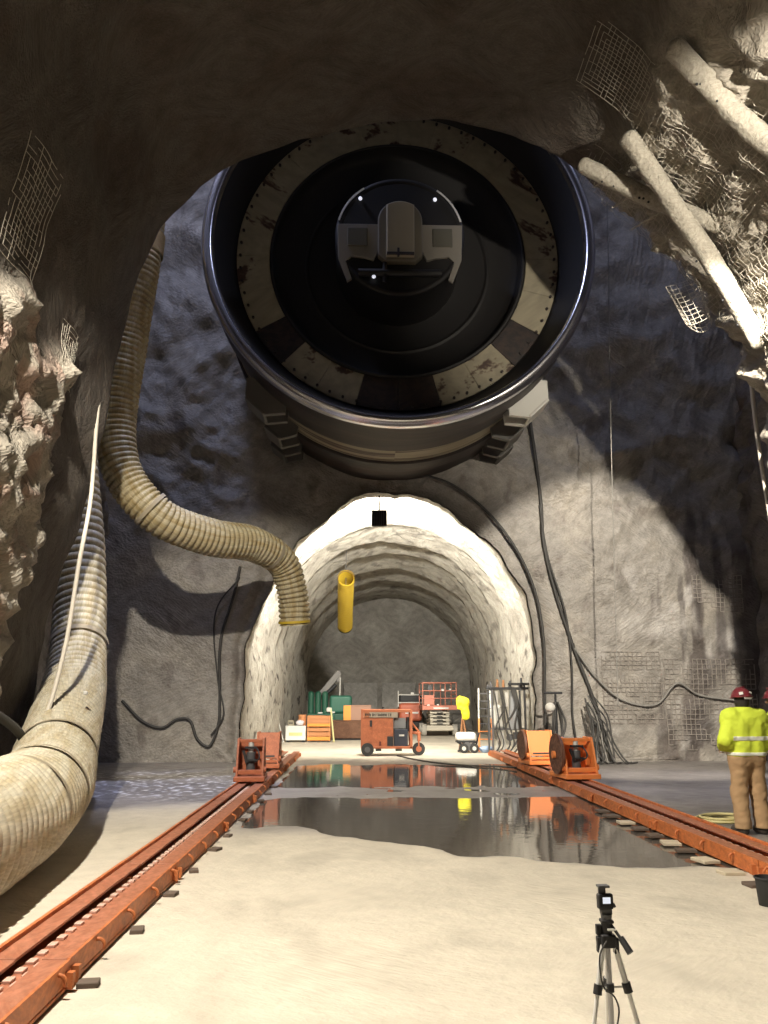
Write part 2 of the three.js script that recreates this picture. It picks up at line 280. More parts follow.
// lower tunnel lining with stepped rounds
const TZ1 = -46.5;
{
  const zs = []; const edges = [-25.2, -28.3, -31.2, -34.0, -37.0, -40.2];
  for (let z = BZ - 0.25; z > TZ1; z -= 0.11) zs.push(z); zs.push(TZ1); const nv = zs.length - 1;
  const g = sheet(260, nv, (u, v) => {
    const z = zs[Math.round(v * nv)], t = (z - BZ + 0.25) / (TZ1 - BZ + 0.25), p = portalAt(u, mix(PHW, 4.25, t) + 0.15 * sm(0, 0.06, t), mix(PHH, 6.75, t) + 0.12 * sm(0, 0.06, t), mix(PCX, 1.55, t)), q = portalAt(u, PHW, PHH, PCX);
    const cx = mix(PCX, 1.55, t), nx = p.x - cx, ny = Math.max(0, p.y - 2.4), nl = Math.hypot(nx, ny) || 1;
    const crown = sm(2.2, 4.2, q.y);
    let d = 0.16 * fbm(p.x * 0.6, p.y * 0.6, z * 0.6, 4) + 0.05 * fbm(p.x * 3, p.y * 3, z * 3, 3);
    for (const e0 of edges) { const e = e0 + 0.35 * n3(u * 9, e0, 2), q2 = (e - z); if (q2 > 0 && q2 < 2.9) d += (0.60 * crown + 0.02) * (1 - q2 / 2.9) * sm(0, 0.14, q2); }
    if (t < 0.012) d *= t / 0.012; d += lipJag(u) * (1 - sm(0, 0.10, t));
    const c0 = lerp3([0.50, 0.47, 0.41], [0.40, 0.37, 0.32], sm(-0.1, 0.3, fbm(p.x, p.y, z * 0.7, 4)));
    const c = lerp3(c0, [0.10, 0.085, 0.075], sm(0.20, 0.27, fbm(p.x * 2.2, p.y * 2.2, z * 1.4, 4)) * (1 - 0.5 * crown));   // dark pock marks and rock windows
    return { p: [p.x + nx / nl * d, p.y + ny / nl * d, z], c, uv: [u * 19, z] };
  });
  struct('tunnel_lining', g, M.rock, 'bright sprayed concrete lining of the lower tunnel with stepped rounds');
  const end = sheet(70, 60, (u, v) => { const x = mix(-3.4, 6.6, u), y = mix(-0.2, 7.6, v); return { p: [x, y, TZ1 + 0.3 + 0.25 * fbm(x * 0.5, y * 0.5, 4, 3)], c: lerp3([0.30, 0.28, 0.25], [0.38, 0.36, 0.32], sm(-0.1, 0.25, fbm(x * 0.8, y * 0.8, 3, 4))), uv: [x, y] }; });
  struct('wall_tunnel_end', end, M.rock, 'grey rock face closing the far end of the lower tunnel');
}
// ---------------------------------------------------------------- setting: floor and standing water
const FRONT = [[-2.2, -12.6], [-1.6, -11.7], [-0.8, -12.0], [-0.35, -11.2], [0.5, -10.5], [1.1, -9.85], [1.7, -9.5], [2.4, -9.2], [3.4, -9.1], [4.0, -8.9], [5, -9.4]];
const frontZ = x => { if (x <= FRONT[0][0]) return FRONT[0][1]; for (let i = 1; i < FRONT.length; i++) if (x < FRONT[i][0]) { const a = FRONT[i - 1], b = FRONT[i]; return mix(a[1], b[1], (x - a[0]) / (b[0] - a[0])); } return FRONT.at(-1)[1]; };
function floorH(x, z) {
  const w = 0.25 * n3(x * 1.3, z * 1.3, 4) + 0.12 * n3(x * 3.7, z * 3.7, 2), f = frontZ(x) - z + w;     // metres behind the water's front edge
  let h = 0.012 + 0.004 * fbm(x * 1.5, z * 1.5, 1, 3);
  const inx = sm(-1.75, -1.35, x + w * 0.3) * (1 - sm(3.75, 4.3, x));
  const a = sm(-0.3, 0.8, f) * (1 - sm(14.9, 15.5, -z + w)), b = sm(17.1, 17.8, -z + w) * (1 - sm(22.2, 23.2, -z + w * 2));
  h -= 0.036 * inx * Math.max(a, b); h -= 0.014 * inx * sm(14.5, 15.3, -z) * (1 - sm(17, 18, -z));
  return h;
}
const FX0 = -8.2, FX1 = 12, FZ0 = 9.2, FZ1 = -47.2;
{
  const tw = 640, th = 1600;
  const damp = (x, z) => {
    const w = 0.6 * fbm(x * 0.8, z * 0.8, 3, 4); let d = sm(0.2, -0.35, floorH(x, z) * 40 + w * 0.3);
    const side = (x < -1.75 ? sm(12.6, 14.2, -z + w * 2 - 0.55 * (x + 5)) : 0), right = x > 3.8 ? sm(9.4, 11.0, -z + w * 2 + (x - 4) * 0.1) : 0;
    const mid = sm(10.6, 12.5, -z + w) * sm(-1.9, -1.5, x) * (1 - sm(3.8, 4.2, x));
    return Math.max(d, side, right, mid * 0.8) * (1 - sm(23, 25.5, -z + w * 2));
  };
  const D = new Float32Array(tw * th);
  const at = (u, v) => D[Math.min(th - 1, Math.floor(v * th)) * tw + Math.min(tw - 1, Math.floor(u * tw))];
  for (let j = 0; j < th; j++) for (let i = 0; i < tw; i++) D[j * tw + i] = damp(mix(FX0, FX1, i / tw), mix(FZ0, FZ1, j / th));
  const map = tex(tw, th, (u, v) => {
    const x = mix(FX0, FX1, u), z = mix(FZ0, FZ1, v), d = at(u, v), n = fbm(x * 0.6, z * 0.6, 7, 4), g = fbm(x * 5, z * 5, 9, 3);
    const dry = [0.77, 0.74, 0.68].map(c => c * (1 + 0.10 * n + 0.08 * g)), wet = [0.52, 0.50, 0.485].map(c => c * (1 + 0.3 * n + 0.14 * g));
    let c = lerp3(dry, wet, d);
    c = lerp3(c, c.map(q => q * 0.93), sm(0.05, 0.4, fbm(x * 2.0, z * 0.9, 17, 4)));
    const sp = sm(0.10, 0.20, fbm(x * 6, z * 4.5, 31, 3)) * sm(-2.1, -2.5, x) * sm(14.5, 16, -z) * (1 - sm(20, 22, -z)); // white slush flecks on the left
    return lerp3(c, [0.86, 0.86, 0.88], sp);
  }, true);
  const rmap = tex(tw / 2, th / 2, (u, v) => { const x = mix(FX0, FX1, u), z = mix(FZ0, FZ1, v); return [0, mix(0.92, 0.34 + 0.5 * Math.abs(fbm(x * 1.5, z * 1.5, 5, 3)), at(u, v)), 0]; });
  map.wrapS = map.wrapT = rmap.wrapS = rmap.wrapT = THREE.ClampToEdgeWrapping;
  const mat = new THREE.MeshStandardMaterial({ map, roughnessMap: rmap, roughness: 1, bumpMap: tex(1024, 1024, (u, v) => 0.5 + 0.5 * tfbm(u, v, 60, 5, 2) + 0.3 * tfbm(u, v, 14, 3, 8), false, [5, 14]), bumpScale: 0.018 });
  const g = sheet(230, 620, (u, v) => { const x = mix(FX0, FX1, u), z = mix(FZ0, FZ1, v); return { p: [x, floorH(x, z), z], c: [1, 1, 1], uv: [u, v] }; });
  struct('floor', g, mat, 'dusty concrete floor, dry in front and damp towards the shaft');
  const water = sheet(2, 2, (u, v) => ({ p: [mix(-2.0, 4.3, u), -0.003, mix(-8.7, -24.0, v)], c: [1, 1, 1], uv: [u, v] }));
  const wm = new THREE.MeshPhysicalMaterial({ color: new THREE.Color().setRGB(0.10, 0.088, 0.075), roughness: 0.045, ior: 1.4, specularIntensity: 1, bumpMap: tex(256, 256, (u, v) => 0.5 + 0.5 * tfbm(u, v, 10, 3, 2), false, [3, 8]), bumpScale: 0.0015 });
  const w = struct('water', water, wm, 'shallow muddy standing water between the two orange tracks'); w.userData.kind = 'stuff'; w.userData.category = 'water';
}
// further materials
const ductTex = (base, dirt, f) => tex(512, 1024, (u, v) => { const a = tfbm(u, v, f, 5, 3), s = tfbm(u, v, 50, 3, 6), k = sm(-0.3, 0.4, a); return [0, 1, 2].map(i => mix(base[i], dirt[i], k) * (1 + 0.25 * s)); }, true, [1, 0.12]);
M.ductWhite = std([1, 1, 1], 0.75, { map: ductTex([0.76, 0.735, 0.66], [0.68, 0.63, 0.52], 8), bumpMap: fineBump, bumpScale: 0.004, side: THREE.DoubleSide });
M.ductYellow = std([1, 1, 1], 0.7, { map: ductTex([0.70, 0.66, 0.55], [0.60, 0.53, 0.37], 8), bumpMap: fineBump, bumpScale: 0.004, side: THREE.DoubleSide });
M.ductBand = std([0.36, 0.31, 0.22], 0.8, { side: THREE.DoubleSide });
M.ductCanvas = std([0.42, 0.28, 0.08], 0.85, { side: THREE.DoubleSide, bumpMap: rc(rockBump, 2), bumpScale: 0.03 });
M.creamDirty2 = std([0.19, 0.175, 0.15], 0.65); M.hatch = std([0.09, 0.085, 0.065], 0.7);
M.markerLamp = new THREE.MeshStandardMaterial({ color: 0xffffff, emissive: new THREE.Color(0.85, 0.88, 1), emissiveIntensity: 0.8 });
M.bracketPale = std([0.62, 0.61, 0.56], 0.5); M.bracketGrey = std([0.11, 0.105, 0.095], 0.6, { bumpMap: fineBump, bumpScale: 0.003 });
M.shimPale = std([0.55, 0.48, 0.36], 0.85); M.shimDark = std([0.12, 0.09, 0.07], 0.85);
M.discRust = std([1, 1, 1], 0.6, { map: rustTex([0.48, 0.33, 0.25], [0.32, 0.20, 0.15], 0.0, 10, 0.8) });
M.pink = std([0.42, 0.27, 0.32], 0.6, { bumpMap: rc(rockBump, 2), bumpScale: 0.05 }); M.blueRag = std([0.30, 0.40, 0.58], 0.7);
M.fibreOrange = std([0.72, 0.24, 0.06], 0.5);
M.trousersOlive = std([0.34, 0.30, 0.13], 0.9, { bumpMap: fineBump, bumpScale: 0.002 }); M.hoseYellow = std([0.62, 0.55, 0.26], 0.6); M.hoseGrey = std([0.24, 0.23, 0.21], 0.7);
M.navy = std([0.025, 0.03, 0.045], 0.5); M.darkRed = std([0.12, 0.02, 0.012], 0.6); M.paleYellow = std([0.62, 0.60, 0.28], 0.6); M.bagWhite = std([0.72, 0.68, 0.72], 0.4); M.crate = std([0.55, 0.24, 0.10], 0.7); M.orangeBright2 = std([0.85, 0.33, 0.06], 0.55);
M.skip = std([1, 1, 1], 0.8, { map: rustTex([0.46, 0.33, 0.25], [0.40, 0.28, 0.21], 0.0, 6, 1.4) }); M.dullPink = std([0.36, 0.21, 0.15], 0.7); M.greenLight = std([0.035, 0.15, 0.10], 0.5); M.midGrey2 = std([0.20, 0.19, 0.18], 0.6);
M.creamClean2 = std([0.48, 0.44, 0.36], 0.65); M.tyreGrey = std([0.34, 0.32, 0.28], 0.85); M.paleGrey2 = std([0.36, 0.345, 0.32], 0.85, { map: rc(rockMap, 1) }); M.brownWood = std([0.30, 0.14, 0.06], 0.8); M.brightYellow = std([0.85, 0.78, 0.03], 0.7); M.wireWall = std([0.30, 0.27, 0.24], 0.8);
{ // worn stencilled strokes on a name board (not legible in the photograph)
  const c = document.createElement('canvas'); c.width = 512; c.height = 96; const x = c.getContext('2d'); x.fillStyle = '#9c9080'; x.fillRect(0, 0, 512, 96); x.fillStyle = '#a86a48'; x.fillRect(0, 0, 90, 96); x.strokeStyle = '#241d18'; x.lineWidth = 9; const R = rng(77); let px = 26;
  for (let i = 0; i < 15; i++) { const w = 14 + R() * 12, y0 = 22 + R() * 14; x.beginPath(); x.moveTo(px, y0); x.lineTo(px + (R() - 0.5) * 6, 78); if (R() > 0.3) { x.moveTo(px, y0 + R() * 40); x.lineTo(px + w * 0.7, y0 + R() * 46); } if (R() > 0.4) { x.moveTo(px + w * 0.7, y0 + 4); x.lineTo(px + w * 0.6, 74); } x.stroke(); px += w + 7; }
  const t = new THREE.CanvasTexture(c); t.colorSpace = THREE.SRGBColorSpace; M.signBoard = std([1, 1, 1], 0.7, { map: t });
}
// ---------------------------------------------------------------- tunnelling shield in the shaft
function lathe(pts, seg = 128, a0 = 0, al = Math.PI * 2) { const g = new THREE.LatheGeometry(pts.map(p => new THREE.Vector2(p[0], p[1])), seg, a0, al); g.rotateX(Math.PI / 2); return g.toNonIndexed(); }
function sector(r0, r1, a0, a1, z, depth, bevel = 0.01) { const s = new THREE.Shape(); s.absarc(0, 0, r1, a0, a1, false); s.absarc(0, 0, r0, a1, a0, true); s.closePath(); const g = extr(s, depth, bevel); g.translate(0, 0, z); return g; }
{
  const T = thing('tunnelling_shield', 'huge round black and cream tunnelling shield jutting from the wall above the lower tunnel', 'machine', [0.87, 12.1, -18]);
  part('shield_skin', lathe([[4.50, -0.16], [4.56, -0.2], [4.56, -1.25], [4.44, -1.32], [4.44, -2.5], [4.36, -2.56]]), M.rustDark, T);
  const bands = part('cream_band', lathe([[4.36, -2.56], [4.36, -3.55], [4.40, -3.6]], 160), M.cream, T, 'cream painted band with rust streaks'); bands.userData.label = 'cream painted band with rust streaks';
  part('tail_skin', lathe([[4.40, -3.6], [4.47, -3.64], [4.47, -4.4], [4.38, -4.46], [4.38, -6.4]]), M.rustDark, T);
  part('cutting_lip', lathe([[4.30, -0.22], [4.32, -0.06], [4.37, 0.0], [4.43, 0.02], [4.50, -0.01], [4.56, -0.08], [4.59, -0.18], [4.57, -0.30]], 200), M.chrome, T, 'polished steel edge');
  part('inner_cone', lathe([[4.33, -0.22], [4.25, -0.4], [3.98, -1.0], [3.9, -1.06]], 160), M.blackSteel, T);
  const ring = thing0('flange_ring', T);
  // flange ring: cream plates, some rusted through, each a plate of its own
  const N = 24;
  for (let i = 0; i < N; i++) {
    const a = i / N * Math.PI * 2, deg = (i + 0.5) / N * 360;
    const dark = (deg > 258 && deg < 287) || Math.abs(deg - 217) < 8 || Math.abs(deg - 322) < 8;
    const g = sector(3.12, 3.88, a + 0.004, a + Math.PI * 2 / N - 0.004, -1.08, 0.05, 0.012), p = g.attributes.position, uv = []; for (let k = 0; k < p.count; k++) uv.push(p.getX(k) * 0.45 + 3, p.getY(k) * 0.45); g.setAttribute('uv', new THREE.Float32BufferAttribute(uv, 2)); part('plate', g, dark ? M.rustDark : M.cream, ring);
  }
  part('ring_seat', lathe([[3.95, -1.06], [3.9, -1.12], [3.05, -1.12]], 128), M.blackSteel, ring);
  const bolts = []; for (let i = 0; i < 72; i++) { const a = i / 72 * 6.2832; bolts.push(cylZ(0.035, 0.07, Math.cos(a) * 3.8, Math.sin(a) * 3.8, -1.0, 6)); }
  part('bolt_circle', bolts, M.rustDark, ring);
  part('bulkhead', lathe([[3.1, -1.02], [3.06, -0.98], [3.0, -1.0], [2.97, -1.25], [2.75, -1.3], [2.72, -1.36], [2.3, -1.5], [2.27, -1.44], [2.2, -1.44], [2.17, -1.55], [1.4, -1.65], [0.01, -1.65]], 128), M.blackSteel, T);
  // hub with its face of cream plates
  const H = thing0('hub', T);
  part('hub_drum', lathe([[1.5, -1.7], [1.5, -0.06], [1.46, 0], [1.36, 0], [1.34, -0.05], [0.01, -0.05]], 96), M.blackSteel, H);
  part('rim_trim', [sector(1.44, 1.475, 2.18, 2.88, -0.01, 0.02, 0.004), sector(1.44, 1.475, 0.26, 0.93, -0.01, 0.02, 0.004)], M.alu, H, 'bright steel trim');
  const clipPoly = (pts) => poly(pts);
  part('upper_plate', extr((() => { const s = new THREE.Shape(); s.absarc(0, 0, 1.32, 0.2, Math.PI - 0.2, false); s.closePath(); return s; })(), 0.03, 0.008).translate(0, 0, -0.04), M.blackSteel, H);
  const sideP = (sx) => { const P = [[-1.43, 0.26], [-0.52, 0.26], [-0.50, -0.35], [-0.62, -0.62], [-0.8, -0.56], [-1.12, -0.52], [-1.26, -0.66], [-1.12, -1.10], [-1.2, -1.16], [-1.40, -0.6]]; return poly(sx < 0 ? P : P.map(([x, y]) => [-x, y]).reverse()); };
  for (const s of [-1, 1]) {
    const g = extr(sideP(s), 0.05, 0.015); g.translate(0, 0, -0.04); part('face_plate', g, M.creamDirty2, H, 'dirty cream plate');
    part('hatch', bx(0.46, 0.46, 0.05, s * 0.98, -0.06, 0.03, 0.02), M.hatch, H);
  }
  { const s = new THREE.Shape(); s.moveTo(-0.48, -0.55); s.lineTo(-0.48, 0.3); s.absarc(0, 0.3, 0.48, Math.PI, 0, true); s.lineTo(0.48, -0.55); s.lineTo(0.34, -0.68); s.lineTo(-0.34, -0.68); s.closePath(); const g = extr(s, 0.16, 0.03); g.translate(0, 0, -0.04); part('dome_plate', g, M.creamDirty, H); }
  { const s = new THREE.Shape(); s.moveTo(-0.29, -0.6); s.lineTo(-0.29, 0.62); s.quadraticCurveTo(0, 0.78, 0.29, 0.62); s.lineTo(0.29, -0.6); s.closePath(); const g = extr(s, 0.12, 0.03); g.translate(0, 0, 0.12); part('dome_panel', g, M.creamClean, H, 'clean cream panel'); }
  part('latch', [bx(0.62, 0.05, 0.06, 0, -0.6, 0.28), bx(0.05, 0.2, 0.06, -0.05, -0.58, 0.29)], M.rustDark, H);
  for (const [x, y] of [[-0.92, 0.92], [0.82, 0.92], [-0.6, -1.05]]) { const g = new THREE.SphereGeometry(0.045, 12, 8); g.translate(x, y, 0.03); part('marker_lamp', g, M.markerLamp, H, 'tiny white lamp'); }
  part('pipe', [cylX(0.09, 1.9, 0, -0.95, 0.02, 16), rod([-0.35, -0.7, 0.05], [-0.35, -1.2, 0.05], 0.05)], M.blackSteel, H);
  // brackets along the lower quarters
  for (const s of [-1, 1]) for (const [z, w, ang, m] of [[-1.55, 0.85, 43, s > 0 ? M.bracketPale : M.bracketGrey], [-3.3, 1.0, 40, M.bracketGrey], [-4.9, 0.9, 40, M.bracketGrey]]) {
    const b = thing0('bracket', T); b.rotation.z = s * ang * Math.PI / 180; b.position.z = z;
    const sh = poly([[-0.45, -4.40], [0.45, -4.40], [0.62, -4.62], [0.30, -4.98], [-0.30, -4.98], [-0.62, -4.62]]); const g = extr(sh, 0.12, 0.02); g.translate(0, 0, -0.06);
    const g2 = g.clone(); g2.translate(0, 0, -w + 0.2); if (z < -2) b.scale.set(0.8, 0.985, 1);
    part('bracket_plate', g, m, b); part('bracket_plate', g2, m, b); part('bracket_foot', bx(0.62, 0.07, w, 0, -4.98, -w / 2 + 0.15, 0.02), m, b);
  }
  function thing0(name, parent) { const o = new THREE.Group(); o.name = name; parent.add(o); return o; }
}
// ---------------------------------------------------------------- ventilation ducts
function sweep(pts, rad, ribGap, ribAmp, seed, mat, rs = 40, step = 0.016, uvk = 1) {     // rad(t): radius along the duct; rings every ribGap metres
  const c = new THREE.CatmullRomCurve3(pts.map(p => V(...p)), false, 'centripetal'); c.arcLengthDivisions = 800;
  const L = c.getLength(), n = Math.round(L / step), fr = c.computeFrenetFrames(n, false), P = [], U = [], I = [];
  for (let i = 0; i <= n; i++) {
    const t = i / n, l = t * L, p = c.getPointAt(t), ph = (l / ribGap) % 1, rib = -ribAmp * Math.exp(-Math.pow(Math.min(ph, 1 - ph) * ribGap / 0.022, 2)) + ribAmp * 0.3 * Math.sin(Math.PI * ph);
    for (let j = 0; j <= rs; j++) {
      const a = j / rs * Math.PI * 2, ca = Math.cos(a), sa = Math.sin(a), r = rad(t) * (1 + 0.05 * n3(l * 0.8, ca + seed, sa) + 0.02 * n3(l * 4, ca * 3 + seed, sa * 3)) + rib;
      const N = fr.normals[i], B = fr.binormals[i];
      P.push(p.x + r * (ca * N.x + sa * B.x), p.y + r * (ca * N.y + sa * B.y), p.z + r * (ca * N.z + sa * B.z)); U.push(j / rs * 3, l * uvk);
    }
  }
  for (let i = 0; i < n; i++) for (let j = 0; j < rs; j++) { const a = i * (rs + 1) + j, b = a + 1, d = a + rs + 1, e = d + 1; I.push(a, b, d, b, e, d); }
  const g = new THREE.BufferGeometry(); g.setAttribute('position', new THREE.Float32BufferAttribute(P, 3)); g.setAttribute('uv', new THREE.Float32BufferAttribute(U, 2)); g.setIndex(I); g.computeVertexNormals();
  return { g, c, fr, L, n };
}
function collar(c, t, r, w, mat, parent, name = 'joint_band', label) {
  const p = c.getPointAt(t), d = c.getTangentAt(t); const g = new THREE.CylinderGeometry(r, r, w, 40, 1, true); const m = part(name, g, mat, parent, label);
  m.position.copy(p).sub(parent.position); m.quaternion.setFromUnitVectors(V(0, 1, 0), d); return m;
}
{
  const D1 = thing('ventilation_duct', 'fat off-white ribbed duct lying on the floor at left and rising along the wall', 'duct');
  const pts = [[-2.95, 0.56, -3.2], [-3.05, 0.56, -5.2], [-3.22, 0.56, -7.3], [-3.45, 0.57, -9.2], [-3.8, 0.66, -11.0], [-4.35, 1.05, -13.0], [-4.9, 1.9, -15.2], [-5.28, 3.12, -16.4], [-5.6, 4.75, -17.0], [-5.9, 6.3, -17.2], [-6.1, 8.0, -17.3]];
  const s = sweep(pts, t => mix(0.545, 0.48, sm(0.55, 0.75, t)), 0.17, 0.050, 2, null, 44);
  part('duct_body', s.g, M.ductWhite, D1);
  for (const [t, r] of [[0.30, 0.565], [0.365, 0.57], [0.47, 0.57], [0.70, 0.53]]) collar(s.c, t, r, 0.10, M.ductBand, D1);
  part('strap_clip', bx(0.06, 0.05, 0.05, -4.02, 1.75, -13.0, 0.01), M.alu, D1, 'shiny clip');
  const D2 = thing('ventilation_duct', 'yellowish ribbed duct hanging down from above and curving towards the tunnel mouth', 'duct');
  const p2 = [[-5.15, 14.5, -18.3], [-5.3, 11.5, -18.4], [-5.5, 9.6, -18.5], [-5.55, 7.75, -18.5], [-5.2, 6.45, -18.5], [-4.43, 5.58, -18.7], [-3.45, 5.28, -19.5], [-2.54, 5.28, -20.5], [-1.93, 4.95, -21.2], [-1.69, 4.2, -21.5], [-1.63, 3.45, -21.6]];
  const q = sweep(p2, t => mix(0.58, 0.42, sm(0.36, 0.56, t)) - 0.04 * sm(0.8, 0.9, t), 0.13, 0.042, 7, null, 40);
  part('duct_body', q.g, M.ductYellow, D2);
  collar(q.c, 0.17, 0.64, 0.5, M.ductCanvas, D2, 'canvas_sleeve', 'mustard canvas sleeve');
  collar(q.c, 0.62, 0.45, 0.09, M.ductBand, D2); collar(q.c, 0.86, 0.41, 0.09, M.ductBand, D2); collar(q.c, 0.995, 0.40, 0.06, M.yellow, D2, 'end_ring');
  const D3 = thing('ventilation_duct', 'bright yellow duct hanging open-ended under the tunnel roof', 'duct');
  const p3 = [[-0.50, 5.85, -30.6], [-0.52, 5.65, -31.2], [-0.55, 5.3, -32.3], [-0.58, 4.9, -33.6], [-0.6, 4.5, -34.9]];
  const y = sweep(p3, () => 0.29, 0.17, 0.02, 4, null, 28, 0.04);
  part('duct_body', y.g, M.yellow, D3); collar(y.c, 0.004, 0.32, 0.08, M.yellow, D3, 'end_ring');
  part('hanger', [rod([-0.52, 5.65, -31.2], [-0.52, 7.3, -31.2], 0.012), rod([-0.58, 4.95, -33.6], [-0.58, 7.2, -33.6], 0.012)], M.cable, D3);
  // lacing loops of the yellow duct and its dark lower mouth
  collar(y.c, 0.998, 0.31, 0.10, M.black, D3, 'end_cuff', 'black cuff');
}
// ---------------------------------------------------------------- skid tracks
function track(x0, inner, zA, zB, label, seed) {          // inner = +1 when the middle of the cavern lies towards +x
  const T = thing('skid_track', label, 'track', [x0, 0, 0]);
  const R = rng(seed), sec = 3.0, L = zA - zB, n = Math.ceil(L / sec), H = 0.17;
  for (let i = 0; i < n; i++) {
    const za = zA - i * sec, zb = Math.max(zB, za - sec + 0.015), len = za - zb, zc = (za + zb) / 2, jog = (R() - 0.5) * 0.012;
    const S = new THREE.Group(); S.name = 'track_section'; T.add(S); S.position.set(jog, 0, zc);
    const uvf = g => { const p = g.attributes.position, uv = []; for (let k = 0; k < p.count; k++) uv.push((p.getX(k) + p.getY(k)) * 1.2 + i * 0.37, p.getZ(k) * 0.5); g.setAttribute('uv', new THREE.Float32BufferAttribute(uv, 2)); return g; };
    part('base_plate', uvf(bx(0.50, 0.02, len, 0, 0.03, 0)), M.orange, S);
    part('side_web', uvf(bx(0.018, H - 0.035, len, inner * 0.235, 0.035 + (H - 0.035) / 2, 0)), M.orange, S);
    part('side_web', uvf(bx(0.018, H - 0.035, len, -inner * 0.235, 0.035 + (H - 0.035) / 2, 0)), M.orange, S);
    part('runway', uvf(bx(0.148, 0.02, len, inner * 0.151, H - 0.011, 0, 0.004)), M.orangeWorn, S, 'worn top plate');
    part('runway', uvf(bx(0.148, 0.02, len, -inner * 0.151, H - 0.011, 0, 0.004)), M.orangeWorn, S, 'worn top plate');
    part('guide_bar', uvf(bx(0.03, 0.03, len, -inner * 0.235, H + 0.014, 0, 0.004)), M.orange, S);
    part('groove_floor', uvf(bx(0.152, 0.015, len, 0, H - 0.075, 0)), M.orangeWorn, S);
    for (const e of [-1, 1]) part('joint_lug', bx(0.05, 0.09, 0.05, inner * 0.265, 0.075, e * (len / 2 - 0.06)), M.orange, S);
  }
  // push lugs in the groove: the near ones as pieces, the far ones joined
  const lug = bx(0.052, 0.022, 0.085, 0, -0.014, 0, 0.006), far = []; let k = 0;
  for (let z = zA - 0.1; z > zB + 0.1; z -= 0.18) for (const sx of [-1, 1]) {
    const zz = z - (sx > 0 ? 0.09 : 0);
    if (zz < -4.0 && zz > -10.5) { const m = part('push_lug', lug, M.lug, T); m.position.set(sx * 0.038, H - 0.045, zz); } else far.push(lug.clone().translate(sx * 0.038, H - 0.045, zz));
  }
  const f = part('push_lugs', far, M.lug, T); f.userData.kind = 'stuff';
  const ring = new THREE.TorusGeometry(0.042, 0.013, 8, 14, Math.PI * 1.25).toNonIndexed(); ring.rotateZ(-0.4); ring.rotateY(inner > 0 ? 0 : Math.PI);
  for (let z = zA - 0.5; z > zB + 3.5; z -= 0.76) { const m = part('lashing_ring', ring, M.orange, T); m.position.set(inner * 0.25, 0.10, z); m.rotation.y = Math.PI / 2 * 0; }
  return T;
}
track(-1.95, 1, -2.6, -25.6, 'long orange skid track on the left with rows of push lugs', 3);
track(4.05, -1, -5.6, -25.9, 'long orange skid track on the right passing beside the workers', 4);
{ // timber shims under the inner edge of each track
  const R = rng(9);
  const shim = (x, z, l, w, t, m, label, group) => solo('timber_shim', bx(w, 0.035, l, x, 0.026, z, 0.008, 0, t, 0), m, label, 'shim', group);
  for (let i = 0; i < 11; i++) { const z = -7.6 - i * 0.55 - R() * 0.3; shim(3.64 - R() * 0.03, z, 0.16 + R() * 0.12, 0.15 + R() * 0.08, (R() - 0.5) * 0.5, R() < 0.5 && i < 9 ? M.shimPale : M.shimDark, 'flat wooden shim under the inner edge of the right track', 'shims of the right track'); }
  for (let i = 0; i < 12; i++) { const z = -4.2 - i * 1.15 - R() * 0.4; shim(-1.62 + R() * 0.02, z, 0.10 + R() * 0.05, 0.08 + R() * 0.05, (R() - 0.5) * 0.7, M.shimDark, 'dark wooden shim under the inner edge of the left track', 'shims of the left track'); }
}
// skid shoes with push units standing on the tracks
function skidShoe(x, z, w, tone, label, face, turn = 0) {
  const T = thing('skid_shoe', label, 'skid shoe', [x, 0.20, z], turn);
  part('sole', bx(w + 0.06, 0.09, 0.95, 0, 0.045, 0, 0.015), tone, T);
  const side = poly([[-0.42, 0.09], [0.42, 0.09], [0.36, 0.3], [0.20, 0.74], [-0.20, 0.74], [-0.36, 0.3]]);
  for (const s of [-1, 1]) { const g = extr(side, 0.025, 0.006); g.rotateY(Math.PI / 2); g.translate(s * (w / 2 - 0.02) - 0.012, 0, 0); part('cheek_plate', g, tone, T); }
  if (face) {      // closed front plate with a slot and louvre
    part('front_plate', bx(w - 0.06, 0.56, 0.03, 0, 0.46, 0.22, 0.008, -0.22), tone, T);
    part('slot', bx(w * 0.62, 0.03, 0.03, 0, 0.24, 0.29, 0, -0.22), M.black, T); part('step', bx(w - 0.04, 0.05, 0.12, 0, 0.14, 0.36, 0.01), tone, T);
  } else {         // open front: jack, cross bars and hoses
    part('cross_bar', bx(w - 0.04, 0.06, 0.06, 0, 0.70, 0.14, 0.01), tone, T); part('cross_bar', bx(w - 0.04, 0.08, 0.06, 0, 0.16, 0.34, 0.01), tone, T);
    part('jack', [rod([0, 0.12, 0.12], [0, 0.5, 0.12], 0.085, 0.085, 20)], M.darkGrey, T, 'dark hydraulic jack'); part('ram', rod([0, 0.5, 0.12], [0, 0.68, 0.12], 0.05, 0.05, 16), M.alu, T, 'bright steel ram');
    part('bracket', [bx(0.22, 0.035, 0.12, 0, 0.58, 0.17), bx(0.18, 0.03, 0.14, 0.03, 0.36, 0.19), bx(0.05, 0.24, 0.05, -0.1, 0.42, 0.2, 0, 0, 0, 0.3)], M.black, T);
    part('hose', tube([[0.05, 0.3, 0.2], [0.16, 0.4, 0.28], [0.12, 0.55, 0.2], [0.02, 0.6, 0.1]], 0.014, 24), M.cable, T);
    part('back_plate', bx(w - 0.05, 0.5, 0.02, 0, 0.42, -0.08), tone, T);
  }
  for (const s of [-1, 1]) part('hinge_pin', cylX(0.055, 0.07, s * (w / 2 + 0.01), 0.2, 0.30, 16), tone, T);
  return T;
}
